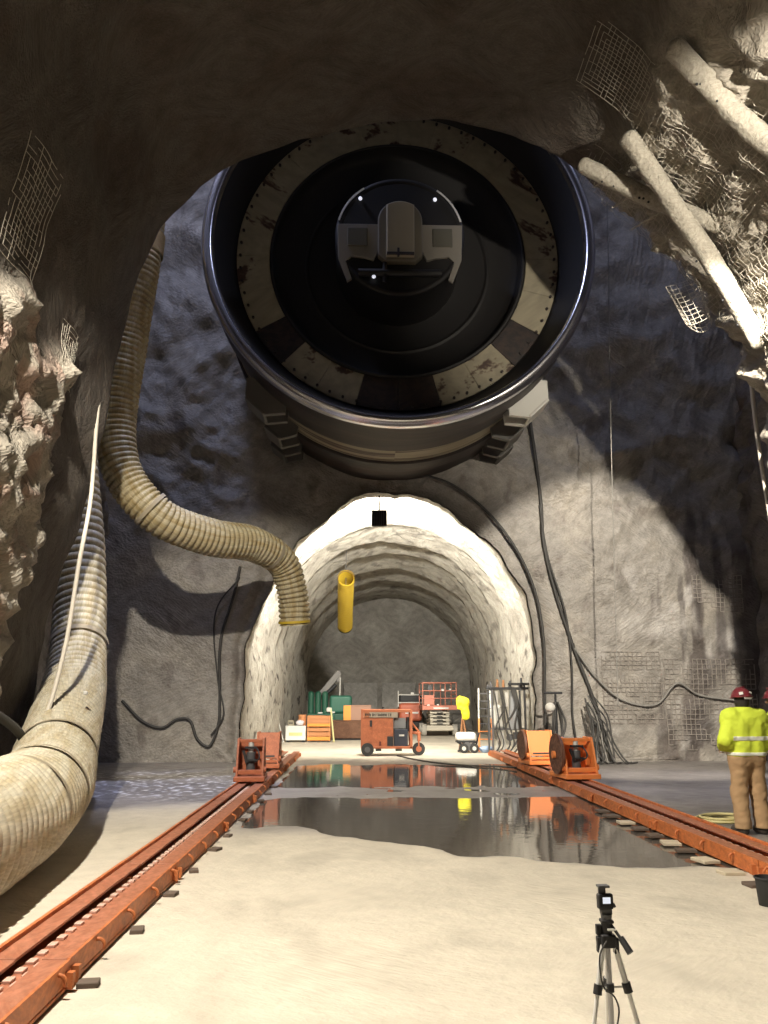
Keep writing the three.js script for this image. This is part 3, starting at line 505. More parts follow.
{
  skidShoe(-2.0, -16.6, 0.50, M.orangeDull, 'dull orange skid shoe with an open front showing its jack, on the left track', false, 0.05);
  skidShoe(-1.98, -19.6, 0.50, M.orangeDull, 'brown-orange skid shoe with a plain closed front, farther along the left track', true);
  const r1 = skidShoe(4.10, -16.9, 0.62, M.orangeBright, 'bright orange skid shoe with a round rusty disc on its flank, right track', false, 0.12);
  part('flank_disc', [cylX(0.37, 0.05, -0.36, 0.44, 0.06, 40)], M.discRust, r1, 'rusty round disc'); part('disc_hub', cylX(0.07, 0.09, -0.39, 0.42, 0.02, 20), M.orangeBright, r1);
  const r2 = skidShoe(4.10, -20.4, 0.60, M.orangeBright, 'bright orange skid shoe with a closed front, farther along the right track', true, 0.10);
  part('flank_disc', [cylX(0.33, 0.05, -0.35, 0.42, 0.0, 40)], M.discRust, r2, 'rusty round disc');
}
// ---------------------------------------------------------------- workers
function person(name, label, pos, turn, jacketMat, trousersMat, pose) {
  const T = thing(name, label, 'person', pos, turn);
  const J = { hipL: [-0.105, 0.92, 0], hipR: [0.105, 0.92, 0], kneeL: [-0.13, 0.50, -0.02], kneeR: [0.13, 0.50, -0.02], ankL: [-0.135, 0.09, 0.02], ankR: [0.135, 0.09, 0.02], shL: [-0.20, 1.43, 0.01], shR: [0.20, 1.43, 0.01], ...pose };
  const list = (s, r) => s.map(([a, b, ra, rb]) => [J[a] || a, J[b] || b, ra + r, rb + r]);
  const field = (caps, k) => (x, y, z) => { let d = 1e9; for (const c of caps) d = smin(d, cap(x, y, z, ...c), k); return d; };
  const legs = [['hipL', 'kneeL', 0.085, 0.06], ['kneeL', 'ankL', 0.058, 0.04], ['hipR', 'kneeR', 0.085, 0.06], ['kneeR', 'ankR', 0.058, 0.04], ['ankL', [-0.15, 0.05, -0.12], 0.045, 0.035], ['ankR', [0.15, 0.05, -0.12], 0.045, 0.035]];
  const torso = [['hipL', 'hipR', 0.10, 0.10], [[-0.06, 1.0, 0], [-0.09, 1.33, 0.01], 0.11, 0.115], [[0.06, 1.0, 0], [0.09, 1.33, 0.01], 0.11, 0.115], [[0, 1.38, 0.01], [0, 1.55, -0.01], 0.09, 0.055]];
  const arms = [['shL', 'elL', 0.055, 0.042], ['elL', 'wrL', 0.042, 0.028], ['shR', 'elR', 0.055, 0.042], ['elR', 'wrR', 0.042, 0.028], ['shL', 'shR', 0.06, 0.06]];
  const bodyF = field(list([...legs, ...torso, ...arms], 0), 0.05);
  const body = surfaceNets(bodyF, [-0.5, -0.02, -0.45], [0.5, 1.58, 0.3], 0.016);
  // head with face looking towards -z, tilted a little down
  const hy = 1.635, headF = (x, y, z) => {
    let d = Math.hypot(x / 0.074, (y - hy) / 0.112, (z + 0.01) / 0.095) - 1; d *= 0.075;
    d = smin(d, cap(x, y, z, [0, hy - 0.07, -0.035], [0, hy - 0.085, -0.06], 0.045, 0.03), 0.03);                      // jaw
    d = smin(d, cap(x, y, z, [0, hy + 0.01, -0.10], [0, hy - 0.03, -0.122], 0.008, 0.014), 0.015);                     // nose
    for (const s of [-1, 1]) { d = smin(d, cap(x, y, z, [s * 0.076, hy + 0.02, 0], [s * 0.08, hy - 0.03, -0.005], 0.012, 0.009), 0.012); d = Math.max(d, -(Math.hypot(x - s * 0.032, y - hy - 0.01, z + 0.112) - 0.016)); }
    d = Math.max(d, -cap(x, y, z, [-0.022, hy - 0.062, -0.108], [0.022, hy - 0.062, -0.108], 0.006, 0.006));           // mouth line
    d = smin(d, cap(x, y, z, [0, 1.46, 0], [0, 1.58, 0], 0.058, 0.055), 0.02); return d;
  };
  const head = surfaceNets(headF, [-0.11, 1.44, -0.17], [0.11, 1.78, 0.13], 0.0075);
  const parts = [body, head];
  for (const s of ['L', 'R']) {   // hands: palm, four curled fingers, thumb from the side of the palm
    const w = V(...J['wr' + s]), e = V(...J['el' + s]), f = w.clone().sub(e).normalize(), sd = s === 'L' ? 1 : -1, up = V(0, 1, 0).addScaledVector(f, -f.y).normalize(), si = f.clone().cross(up).multiplyScalar(sd);
    const at = (a, b, c) => w.clone().addScaledVector(f, a).addScaledVector(si, b).addScaledVector(up, c).toArray(), caps = [];
    for (const b of [-0.024, -0.008, 0.008, 0.024]) caps.push([at(0.0, b * 0.6, 0), at(0.085, b, 0), 0.019, 0.015]);
    [[0.026, 0.040], [0.009, 0.046], [-0.009, 0.042], [-0.027, 0.032]].forEach(([b, l]) => caps.push([at(0.088, b, 0), at(0.088 + l * 0.9, b * 1.05, -0.014), 0.0092, 0.0085], [at(0.088 + l * 0.9, b * 1.05, -0.014), at(0.088 + l * 1.2, b * 1.05, -0.05), 0.0085, 0.0075]));
    caps.push([at(0.025, 0.03, 0), at(0.06, 0.055, -0.015), 0.013, 0.011], [at(0.06, 0.055, -0.015), at(0.095, 0.05, -0.035), 0.010, 0.009]);
    const hf = (x, y, z) => { let d = 1e9; for (const c of caps) d = smin(d, cap(x, y, z, ...c), 0.006); return d; };
    const m = w.clone().addScaledVector(f, 0.07); parts.push(surfaceNets(hf, [m.x - 0.14, m.y - 0.14, m.z - 0.14], [m.x + 0.14, m.y + 0.14, m.z + 0.14], 0.005));
  }
  part('body', parts, M.skin, T);
  const trF = field(list([['hipL', 'kneeL', 0.085, 0.06], ['kneeL', 'ankL', 0.062, 0.062], ['hipR', 'kneeR', 0.085, 0.06], ['kneeR', 'ankR', 0.062, 0.062], ['hipL', 'hipR', 0.10, 0.10], [[-0.06, 1.0, 0], [0.06, 1.0, 0], 0.11, 0.11]], 0.036), 0.05);
  part('trousers', surfaceNets((x, y, z) => Math.max(trF(x, y, z) + 0.010 * n3(x * 9, y * 14, z * 9) + 0.005 * n3(x * 24, y * 30, z * 24), y - 1.03, 0.075 - y), [-0.4, 0.04, -0.3], [0.4, 1.08, 0.3], 0.013), trousersMat, T);
  const jkF0 = field(list([[[-0.09, 0.98, 0], [-0.10, 1.34, 0.01], 0.125, 0.125], [[0.09, 0.98, 0], [0.10, 1.34, 0.01], 0.125, 0.125], ['shL', 'elL', 0.06, 0.052], ['elL', 'wrL', 0.052, 0.036], ['shR', 'elR', 0.06, 0.052], ['elR', 'wrR', 0.052, 0.036], ['shL', 'shR', 0.07, 0.07], [[0, 1.40, 0.02], [0, 1.52, 0.0], 0.09, 0.062]], 0.036), 0.06);
  const jkF = (x, y, z) => Math.max(jkF0(x, y, z) + 0.010 * n3(x * 8, y * 11, z * 8) + 0.006 * n3(x * 22, y * 26, z * 22), 0.945 - y, y - 1.555);
  part('jacket', surfaceNets(jkF, [-0.55, 0.88, -0.45], [0.55, 1.62, 0.32], 0.013), jacketMat, T);
  const slab = (y0, y1, xm) => surfaceNets((x, y, z) => Math.max(jkF0(x, y, z) + 0.010 * n3(x * 8, y * 11, z * 8) + 0.006 * n3(x * 22, y * 26, z * 22) - 0.006, y0 - y, y - y1, Math.abs(x) - xm), [-0.5, y0 - 0.03, -0.4], [0.5, y1 + 0.03, 0.32], 0.011);
  part('reflective_band', slab(1.14, 1.195, 0.25), M.reflect, T, 'silver reflective band'); part('reflective_hem', slab(0.955, 1.0, 0.3), M.reflect, T, 'pale reflective hem');
  const bootF = (x, y, z) => { let d = 1e9; for (const s of [-1, 1]) d = Math.min(d, smin(cap(x, y, z, [s * 0.14, 0.06, 0.035], [s * 0.152, 0.05, -0.15], 0.056, 0.05), cap(x, y, z, [s * 0.135, 0.06, 0.02], [s * 0.135, 0.2, 0.02], 0.056, 0.06), 0.04)); return Math.max(d, 0.003 - y); };
  part('boots', surfaceNets(bootF, [-0.26, -0.02, -0.26], [0.26, 0.28, 0.14], 0.011), M.boot, T);
  const hairF = (x, y, z) => Math.max(headF(x, y, z) - 0.012, -(z + 0.045 + 0.5 * (1.66 - y) * 0.3), 1.53 - y);
  part('hair', surfaceNets(hairF, [-0.13, 1.5, -0.18], [0.13, 1.8, 0.15], 0.009), M.hair, T);
  // hard hat with brim and ridge
  const h = thing2('hard_hat', T); h.position.set(0, 1.675, -0.005); h.rotation.x = -0.08;
  const sh = new THREE.SphereGeometry(0.125, 32, 14, 0, Math.PI * 2, 0, Math.PI / 2); sh.scale(0.95, 1.0, 1.16); part('hat_shell', sh, M.maroon, h);
  const br = new THREE.TorusGeometry(0.128, 0.012, 8, 36); br.rotateX(Math.PI / 2); br.scale(0.96, 0.8, 1.2); part('brim', br, M.maroon, h);
  part('hat_ridge', bx(0.022, 0.018, 0.18, 0, 0.122, 0, 0.006), M.maroon, h); part('sticker', bx(0.05, 0.035, 0.006, -0.075, 0.04, 0.125, 0.002, -0.25, -0.5), M.white, h, 'white sticker'); part('sticker', bx(0.04, 0.03, 0.006, 0.06, 0.05, 0.125, 0.002, -0.3, 0.42), M.white, h, 'white sticker');
  part('head_band', bx(0.10, 0.03, 0.012, 0, -0.02, 0.145, 0.004), M.paleGrey, h);
  return T;
}
function thing2(name, parent) { const o = new THREE.Group(); o.name = name; parent.add(o); return o; }
person('person', 'worker in yellow high-visibility jacket and tan trousers standing with back turned', [4.93, 0.012, -11.2], 0.15, M.hivis, M.trousers, { elL: [-0.30, 1.15, 0.05], wrL: [-0.20, 1.06, -0.20], elR: [0.32, 1.15, 0.04], wrR: [0.20, 1.05, -0.21] });
person('person', 'worker in olive trousers cut off by the right edge, beside the tan-trousered worker', [5.64, 0.012, -11.75], 1.2, M.hivis, M.trousersOlive, { elL: [-0.31, 1.14, 0.03], wrL: [-0.24, 1.02, -0.21], elR: [0.31, 1.14, 0.03], wrR: [0.16, 1.08, -0.22] });
{ const g = new THREE.TorusGeometry(0.30, 0.022, 8, 40); g.rotateX(Math.PI / 2); g.scale(1, 0.9, 1.1); g.translate(5.0, 0.035, -12.4); const g2 = new THREE.TorusGeometry(0.28, 0.02, 8, 40); g2.rotateX(Math.PI / 2); g2.rotateZ(0.03); g2.translate(5.03, 0.07, -12.38); solo('hose_coil', [g.toNonIndexed(), g2.toNonIndexed()], M.hoseYellow, 'small coil of pale yellow hose on the floor behind the tan-trousered worker', 'hose'); }
// ---------------------------------------------------------------- camera tripod
{
  const T = thing('camera_tripod', 'silver photographic tripod with black head in the foreground', 'tripod', [1.005, 0.012, -3.72]);
  const legDirs = [[-0.80, 0.42], [0.98, 0.12], [0.10, -0.85]], top = 0.705, dy = top - 0.885;
  for (const [dx, dz] of legDirs) {
    const L = thing2('leg', T), at = h => { const r = 0.028 + (top - h) * 0.262; return [dx * r, h, dz * r]; };
    part('upper_tube', rod(at(top), at(0.54), 0.0115, 0.0115, 12), M.alu, L); part('lower_tube', rod(at(0.54), at(0.012), 0.009, 0.009, 12), M.alu, L);
    part('clamp_collar', rod(at(0.565), at(0.53), 0.018, 0.018, 10), M.black, L); part('rubber_foot', rod(at(0.035), at(0.002), 0.013, 0.013, 10), M.black, L);
    part('brace', rod([0, 0.545, 0], at(0.55), 0.004, 0.004, 6), M.alu, L);
  }
  part('centre_column', rod([0, 0.40, 0], [0, top + 0.04, 0], 0.011, 0.011, 14), M.steel, T); part('brace_hub', [rod([0, 0.53, 0], [0, 0.56, 0], 0.018, 0.018, 12)], M.black, T);
  const hd = thing2('head', T); hd.position.y = dy;
  part('shoulder', [bx(0.060, 0.05, 0.060, 0, 0.90, 0, 0.008), bx(0.02, 0.06, 0.03, -0.034, 0.885, 0, 0.005), bx(0.02, 0.06, 0.03, 0.034, 0.88, 0, 0.005)], M.black, hd);
  part('pan_head', [rod([0, 0.92, 0], [0, 0.965, 0], 0.02, 0.024, 16), bx(0.05, 0.012, 0.05, 0, 0.972, 0, 0.004), bx(0.022, 0.04, 0.022, -0.034, 0.94, 0, 0.004)], M.black, hd);
  part('pan_handle', [rod([0.012, 0.965, 0.01], [0.055, 0.895, 0.06], 0.006, 0.006, 10), rod([0.042, 0.92, 0.045], [0.068, 0.872, 0.078], 0.0125, 0.014, 12)], M.black, hd);
  part('level_plate', bx(0.034, 0.008, 0.01, 0.012, 0.945, 0.028, 0.002), M.white, hd);
  const C = thing('action_camera', 'small black camera with a bright screen on the tripod', 'camera', [1.005, 0.812, -3.72], 0.06);
  part('mount', [rod([0, -0.008, 0], [0, 0.018, 0], 0.02, 0.023, 16), bx(0.045, 0.022, 0.03, 0, 0.028, 0, 0.004)], M.darkGrey, C);
  part('housing', [bx(0.062, 0.058, 0.032, -0.002, 0.066, 0, 0.006)], M.black, C); part('lens', [cylZ(0.016, 0.018, 0.0, 0.06, -0.022, 20)], M.black, C);
  part('clamp', [bx(0.046, 0.009, 0.04, -0.008, 0.124, 0, 0.002), bx(0.03, 0.032, 0.012, -0.012, 0.105, -0.004, 0.002)], M.darkGrey, C); part('clamp_screw', [bx(0.012, 0.018, 0.012, 0.034, 0.05, 0, 0.003, 0, 0, 0.5)], M.darkGrey, C);
  part('screen', bx(0.032, 0.024, 0.002, 0, 0.072, 0.0165, 0.0008), M.screen, C);
  solo('charging_cable', tube([[0.985, 0.745, -3.655], [0.955, 0.70, -3.65], [0.952, 0.62, -3.645], [0.965, 0.575, -3.64], [0.995, 0.555, -3.635], [1.012, 0.51, -3.63], [1.0, 0.43, -3.63], [1.0, 0.25, -3.62], [1.05, 0.035, -3.55], [1.2, 0.03, -3.4]], 0.0035, 70, 6), M.cable, 'thin black cable dangling from the tripod', 'cable');
}
// ---------------------------------------------------------------- machines in the lower tunnel
function wheel(r, w, x, y, z, mat, hub, parent, alongX = false) { const W = thing2('wheel', parent); part('tyre', [alongX ? cylX(r, w, x, y, z, 28) : cylZ(r, w, x, y, z, 28)], mat, W); part('wheel_hub', [alongX ? cylX(r * 0.45, w + 0.02, x, y, z, 16) : cylZ(r * 0.45, w + 0.02, x, y, z, 16)], hub, W); return W; }
{ // orange generator cart, side on
  const T = thing('generator_cart', 'orange wheeled generator cart standing broadside in the tunnel mouth', 'cart', [0.80, 0.014, -26.2]);
  const w = 1.5, y0 = 0.22, y1 = 1.32;
  part('body_panel', bx(0.95, 0.86, 0.7, -0.28, y0 + 0.43, 0, 0.02), M.orangeDull, T);
  for (let i = 0; i < 6; i++) part('body_rib', bx(0.02, 0.80, 0.02, -0.70 + i * 0.145, y0 + 0.42, 0.355, 0.004), M.orangeDull, T);
  part('frame', [bx(w, 0.07, 0.74, 0, y0 + 0.02, 0, 0.01), bx(w, 0.09, 0.72, 0, y1 - 0.045, 0, 0.01), bx(0.06, y1 - y0, 0.06, -w / 2 + 0.03, (y0 + y1) / 2, 0.34), bx(0.07, y1 - y0, 0.06, w / 2 - 0.03, (y0 + y1) / 2, 0.34), bx(0.06, y1 - y0, 0.06, -w / 2 + 0.03, (y0 + y1) / 2, -0.34), bx(0.07, y1 - y0, 0.06, w / 2 - 0.03, (y0 + y1) / 2, -0.34)], M.orangeDull, T);
  part('name_board', bx(1.0, 0.16, 0.02, -0.18, 1.17, 0.35, 0.004), M.signBoard, T, 'worn board with dark lettering');
  part('control_box', bx(0.40, 0.50, 0.5, 0.42, 0.50, 0.06, 0.015), M.navy, T, 'dark blue control box'); part('box_label', bx(0.15, 0.05, 0.01, 0.44, 0.58, 0.315), M.paleGrey, T);
  part('meter_panel', bx(0.34, 0.30, 0.3, 0.40, 0.92, 0.0, 0.01), M.midGrey, T, 'grey meter panel'); part('hose_reel', [rod([0.62, 0.7, 0.25], [0.62, 1.1, 0.25], 0.045, 0.045, 10)], M.black, T);
  part('hatch', bx(0.17, 0.27, 0.02, 0.10, 0.42, 0.36, 0.004), M.black, T, 'black hatch'); part('hatch', bx(0.06, 0.12, 0.02, -0.19, 0.35, 0.36, 0.004), M.darkRed, T); part('handle_recess', bx(0.07, 0.18, 0.02, -0.46, 0.92, 0.36, 0.004), M.black, T);
  part('filler_cap', rod([-0.1, 1.32, 0.1], [-0.1, 1.39, 0.1], 0.035, 0.03, 14), M.black, T);
  part('drawbar', [rod([0.74, 0.95, 0.1], [1.0, 0.62, 0.1], 0.03, 0.03, 10), rod([0.74, 0.66, 0.1], [1.0, 0.62, 0.1], 0.045, 0.045, 10), bx(0.09, 0.26, 0.20, 0.96, 0.54, 0.1, 0.02)], M.orangeDull, T); part('fork', [bx(0.035, 0.34, 0.03, 0.95, 0.28, 0.19), bx(0.035, 0.34, 0.03, 0.95, 0.28, 0.01)], M.orangeDull, T);
  wheel(0.185, 0.12, -0.56, 0.185, 0.38, M.rubber, M.darkGrey, T); wheel(0.185, 0.12, -0.56, 0.185, -0.38, M.rubber, M.darkGrey, T); wheel(0.185, 0.10, 0.95, 0.185, 0.10, M.rubber, M.orangeDull, T);
  part('skid', [bx(0.16, 0.05, 0.3, -0.24, 0.17, 0.3), bx(0.18, 0.05, 0.3, 0.35, 0.17, 0.3)], M.black, T);
  solo('power_cable', tube([[1.1, 0.035, -25.72], [1.2, 0.03, -25.4], [1.5, 0.03, -24.2], [2.1, 0.03, -22.8], [2.7, 0.02, -22.2], [3.3, 0.03, -21.8], [3.75, 0.05, -21.2]], 0.022, 80, 6), M.cable, 'black power cable lying across the wet floor from the cart', 'cable');
}
{ // white crate, orange crates, brown skip behind
  const c = thing('tool_chest', 'white tool chest with a yellowish panel against the left tunnel wall', 'chest', [-2.42, 0.014, -34.0]);
  part('chest_body', bx(0.76, 0.5, 0.6, 0, 0.32, 0, 0.02), M.white, c); part('front_label', bx(0.5, 0.12, 0.01, 0, 0.3, 0.305), M.paleYellow, c, 'yellow green label'); part('lid', bx(0.78, 0.05, 0.62, 0, 0.58, 0, 0.015), M.white, c); part('foot', [bx(0.1, 0.07, 0.5, -0.3, 0.035, 0), bx(0.1, 0.07, 0.5, 0.3, 0.035, 0)], M.black, c);
  const b = thing('metal_case', 'small beige case with a dark slot on top of the white chest', 'case', [-2.62, 0.619, -34.0]); part('case_body', bx(0.24, 0.2, 0.3, 0, 0.1, 0, 0.02), M.creamClean, b); part('slot', bx(0.16, 0.035, 0.01, 0, 0.1, 0.153), M.black, b);
  const bag = new THREE.SphereGeometry(0.16, 18, 12); bag.scale(1, 0.7, 0.8); { const p = bag.attributes.position; for (let i = 0; i < p.count; i++) { const k = 1 + 0.25 * n3(p.getX(i) * 14, p.getY(i) * 14, p.getZ(i) * 14); p.setXYZ(i, p.getX(i) * k, Math.max(-0.09, p.getY(i) * k), p.getZ(i) * k); } bag.computeVertexNormals(); } bag.translate(-2.27, 0.725, -33.84);
  solo('plastic_bag', bag, M.bagWhite, 'crumpled pale plastic bag on the white chest', 'bag');
  const cr = (x, y, h, label, m) => { const o = thing('slatted_crate', label, 'crate', [x, y, -34.1]); for (let i = 0; i < 3; i++) part('slat', bx(0.86, h / 3 - 0.03, 0.03, 0, h / 6 + i * h / 3, 0.3, 0.006), i === 0 ? M.orangeBright2 : m, o); for (const s of [-1, 1]) { part('post', bx(0.05, h, 0.05, s * 0.41, h / 2, 0.27), m, o); part('side_panel', bx(0.03, h, 0.58, s * 0.43, h / 2, 0, 0.005), m, o); } part('back_panel', bx(0.86, h, 0.03, 0, h / 2, -0.29), m, o); part('bottom', bx(0.86, 0.03, 0.58, 0, 0.03, 0), m, o); };
  cr(-1.55, 0.06, 0.5, 'orange slatted crate on the floor beside the white chest', M.crate); cr(-1.55, 0.575, 0.42, 'orange slatted crate stacked on the other crate', M.crate);
  const pl = thing('pallet', 'dark pallet under the orange crates', 'pallet', [-1.55, 0.012, -34.1]); part('deck', bx(0.9, 0.02, 0.6, 0, 0.037, 0), M.shimDark, pl); for (const s of [-0.38, 0, 0.38]) part('runner', bx(0.09, 0.03, 0.6, s, 0.014, 0), M.shimDark, pl);
  const barrel = new THREE.LatheGeometry([[0, 0], [0.15, 0], [0.16, 0.03], [0.15, 0.05], [0.16, 0.2], [0.15, 0.36], [0.16, 0.4], [0.02, 0.41]].map(p => new THREE.Vector2(...p)), 24); barrel.translate(-2.2, 0.622, -34.14); solo('small_drum', barrel, M.crate, 'small orange drum standing on the back of the white chest', 'drum');
  const po = thing('leaning_pole', 'pale pole leaning beside the orange crates', 'pole', [-1.02, 0.014, -33.8]); part('pole_shaft', rod([0.06, 0, 0.1], [-0.08, 1.25, -0.12], 0.035, 0.03, 10), M.paleYellow, po); part('pole_head', bx(0.2, 0.16, 0.06, -0.14, 1.2, -0.12, 0.02), M.paleGrey, po);
  const rail = thing('trestle', 'pale steel trestle leaning by the left tunnel wall', 'trestle', [-2.98, 0.014, -33.4]); part('leg', rod([-0.1, 0.8, -0.2], [0.16, 0, 0.15], 0.025, 0.025, 8), M.paleGrey, rail); part('leg', rod([-0.1, 0.8, -0.2], [-0.12, 0, 0.2], 0.025, 0.025, 8), M.paleGrey, rail); part('foot_bar', rod([-0.14, 0.03, 0.2], [0.18, 0.03, 0.15], 0.02, 0.02, 8), M.paleGrey, rail);
  const s = thing('steel_skip', 'rusty brown open skip behind the orange cart', 'skip', [-0.35, 0.014, -35.8]);
  { const g = extr(poly([[-0.75, 0.08], [0.75, 0.08], [0.85, 0.72], [-0.85, 0.72]]), 1.0, 0.01); g.translate(0, 0, -0.5); part('skip_body', g, M.skip, s); part('rim', bx(1.74, 0.06, 1.06, 0, 0.73, 0, 0.015), M.skip, s); for (const q of [-0.55, 0, 0.55]) part('rib', bx(0.06, 0.6, 0.04, q, 0.4, 0.52), M.skip, s); part('runner', bx(1.5, 0.08, 0.1, 0, 0.04, 0.4), M.black, s); part('runner', bx(1.5, 0.08, 0.1, 0, 0.04, -0.4), M.black, s); }
  const ob = thing('control_cabinet', 'bright orange-fronted cabinet standing on the skip', 'cabinet', [-0.15, 0.776, -35.8]); part('cabinet_body', bx(1.0, 0.56, 0.6, 0.12, 0.28, 0, 0.015), M.dullPink, ob, 'dull brownish side'); part('door', bx(0.30, 0.58, 0.05, -0.34, 0.29, 0.3, 0.01), M.orangeBright2, ob, 'bright orange door'); part('lid', bx(1.06, 0.04, 0.64, 0.1, 0.575, 0, 0.01), M.dullPink, ob);
}
{ // green drilling machine with grey boom
  const T = thing('drill_rig', 'dark green machine with tall cylinders and a grey boom behind the crates', 'machine', [-1.35, 0.014, -38.0]);
  part('chassis', bx(1.9, 0.5, 1.6, 0.1, 0.75, 0, 0.05), M.green, T); for (const s of [-1, 1]) part('crawler', bx(0.4, 0.5, 1.9, s * 0.75, 0.26, 0, 0.12), M.rubber, T);
  part('engine_cover', bx(0.95, 0.75, 1.2, 0.55, 1.37, 0, 0.12), M.greenLight, T, 'lighter green engine cover');
  for (const q of [-0.72, -0.42, -0.12]) part('tank', [rod([q, 1.0, 0.4], [q, 1.85, 0.4], 0.13, 0.13, 18), rod([q, 1.85, 0.4], [q, 1.92, 0.4], 0.13, 0.05, 18)], M.green, T);
  part('boom', [bx(0.26, 1.25, 0.24, 0.08, 2.25, 0.1, 0.03, 0, 0, -0.7), bx(0.2, 0.5, 0.2, 0.44, 2.55, 0.1, 0.03, 0, 0, 0.1)], M.midGrey2, T, 'grey boom'); part('boom_cylinder', rod([-0.15, 1.75, 0.3], [0.35, 2.2, 0.3], 0.09, 0.07, 14), M.black, T); part('mast_pin', rod([0.5, 1.7, 0.3], [0.52, 2.5, 0.3], 0.03, 0.03, 8), M.paleGrey, T);
  part('cab_panel', bx(0.4, 0.5, 0.2, 0.1, 0.75, 0.82, 0.03), M.greenLight, T); part('work_light', bx(0.2, 0.06, 0.06, -0.3, 1.02, 0.84, 0.02), M.white, T); part('work_light', bx(0.14, 0.06, 0.06, 0.25, 1.05, 0.84, 0.02), M.white, T);
}
{ // red compressor with black canopy
  const T = thing('compressor', 'red rounded compressor with a black canopy in a pale frame, left of the scissor lift', 'machine', [2.42, 0.014, -42.2]);
  part('chassis', bx(1.15, 0.25, 1.5, 0, 0.42, 0, 0.04), M.black, T); const g = new RoundedBoxGeometry(1.1, 0.85, 1.4, 4, 0.16); g.translate(0, 0.98, 0); part('hood', g, M.red, T); part('name_strip', bx(0.62, 0.08, 0.01, 0.05, 0.95, 0.705), M.white, T, 'white stripe');
  part('canopy', bx(1.05, 0.34, 1.1, 0, 1.60, 0, 0.08), M.black, T); part('frame', [bx(1.2, 0.06, 0.06, 0, 1.42, 0.55), bx(0.05, 0.75, 0.05, -0.58, 1.6, 0.55), bx(0.05, 0.75, 0.05, 0.58, 1.6, 0.55), bx(1.2, 0.05, 0.06, 0, 1.78, 0.55)], M.paleGrey, T); part('lamp', bx(0.16, 0.1, 0.08, 0.1, 1.85, 0.5, 0.03), M.white, T);
  for (const s of [-1, 1]) wheel(0.28, 0.18, s * 0.46, 0.28, 0.45, M.rubber, M.darkGrey, T, true); for (const s of [-1, 1]) wheel(0.28, 0.18, s * 0.46, 0.28, -0.45, M.rubber, M.darkGrey, T, true);
}
{ // scissor lift
  const T = thing('scissor_lift', 'scissor lift with red platform and guard rails parked in the tunnel', 'lift', [3.52, 0.014, -39.6]);
  part('chassis', bx(1.15, 0.24, 2.0, 0, 0.34, 0, 0.03), M.creamClean2, T); for (const sx of [-1, 1]) for (const sz of [-1, 1]) wheel(0.26, 0.2, sx * 0.68, 0.26, sz * 0.75, M.tyreGrey, M.paleGrey, T, true);
  for (let i = 0; i < 4; i++) { const y = 0.48 + i * 0.155; for (const s of [-1, 1]) { part('scissor_arm', rod([s * 0.32, y, 0.95], [s * 0.32, y + 0.15, -0.9], 0.05, 0.05, 6), M.creamClean2, T); part('scissor_arm', rod([s * 0.38, y + 0.15, 0.95], [s * 0.38, y, -0.9], 0.05, 0.05, 6), M.creamClean2, T); } part('cross_tube', bx(0.86, 0.085, 0.08, 0, y + 0.06, 1.0, 0.02), M.creamClean2, T); part('pivot_block', bx(0.26, 0.05, 0.06, 0, y + 0.05, 1.06, 0.01), M.black, T); }
  part('bumper', bx(1.2, 0.12, 0.08, 0, 0.30, 1.05, 0.03), M.creamClean2, T);
  part('platform', bx(1.55, 0.2, 2.3, 0, 1.22, 0, 0.03), M.redPale, T); part('name_strip', bx(0.66, 0.07, 0.01, 0.05, 1.2, 1.155), M.white, T, 'white lettered strip'); part('lamp', [bx(0.12, 0.07, 0.04, -0.5, 1.33, 1.16, 0.02), bx(0.1, 0.06, 0.04, -0.08, 1.34, 1.16, 0.02)], M.white, T);
  for (const sz of [-1, 1]) { for (const x of [-0.74, -0.25, 0.25, 0.74]) part('rail_post', rod([x, 1.3, sz * 1.1], [x, 2.3, sz * 1.1], 0.022, 0.022, 8), M.redPale, T); for (const y of [1.62, 1.95, 2.3]) part('guard_rail', rod([-0.76, y, sz * 1.1], [0.76, y, sz * 1.1], 0.022, 0.022, 8), M.redPale, T); }
  for (const s of [-1, 1]) for (const y of [1.8, 2.3]) part('guard_rail', rod([s * 0.75, y, -1.1], [s * 0.75, y, 1.1], 0.022, 0.022, 8), M.redPale, T);
  part('gate_panel', bx(0.44, 0.42, 0.02, -0.46, 1.55, 1.1), M.redPale, T); part('control_panel', bx(0.2, 0.26, 0.14, -0.42, 2.06, 1.0, 0.02), M.darkGrey, T); part('control_panel', bx(0.14, 0.1, 0.1, 0.14, 1.98, 1.12, 0.02), M.white, T); part('control_panel', bx(0.1, 0.07, 0.1, 0.46, 2.0, 1.12, 0.02), M.white, T);
}
{ // two pale boards on the end wall
  for (const [x, label] of [[0.05, 'pale grey sheet leaning low on the end wall, left of the two'], [2.05, 'pale grey sheet leaning low on the end wall, right of the two']]) solo('wall_sheet', bx(1.75, 2.4, 0.06, x, 1.22, -45.7, 0.01), M.paleGrey2, label, 'panel');
}
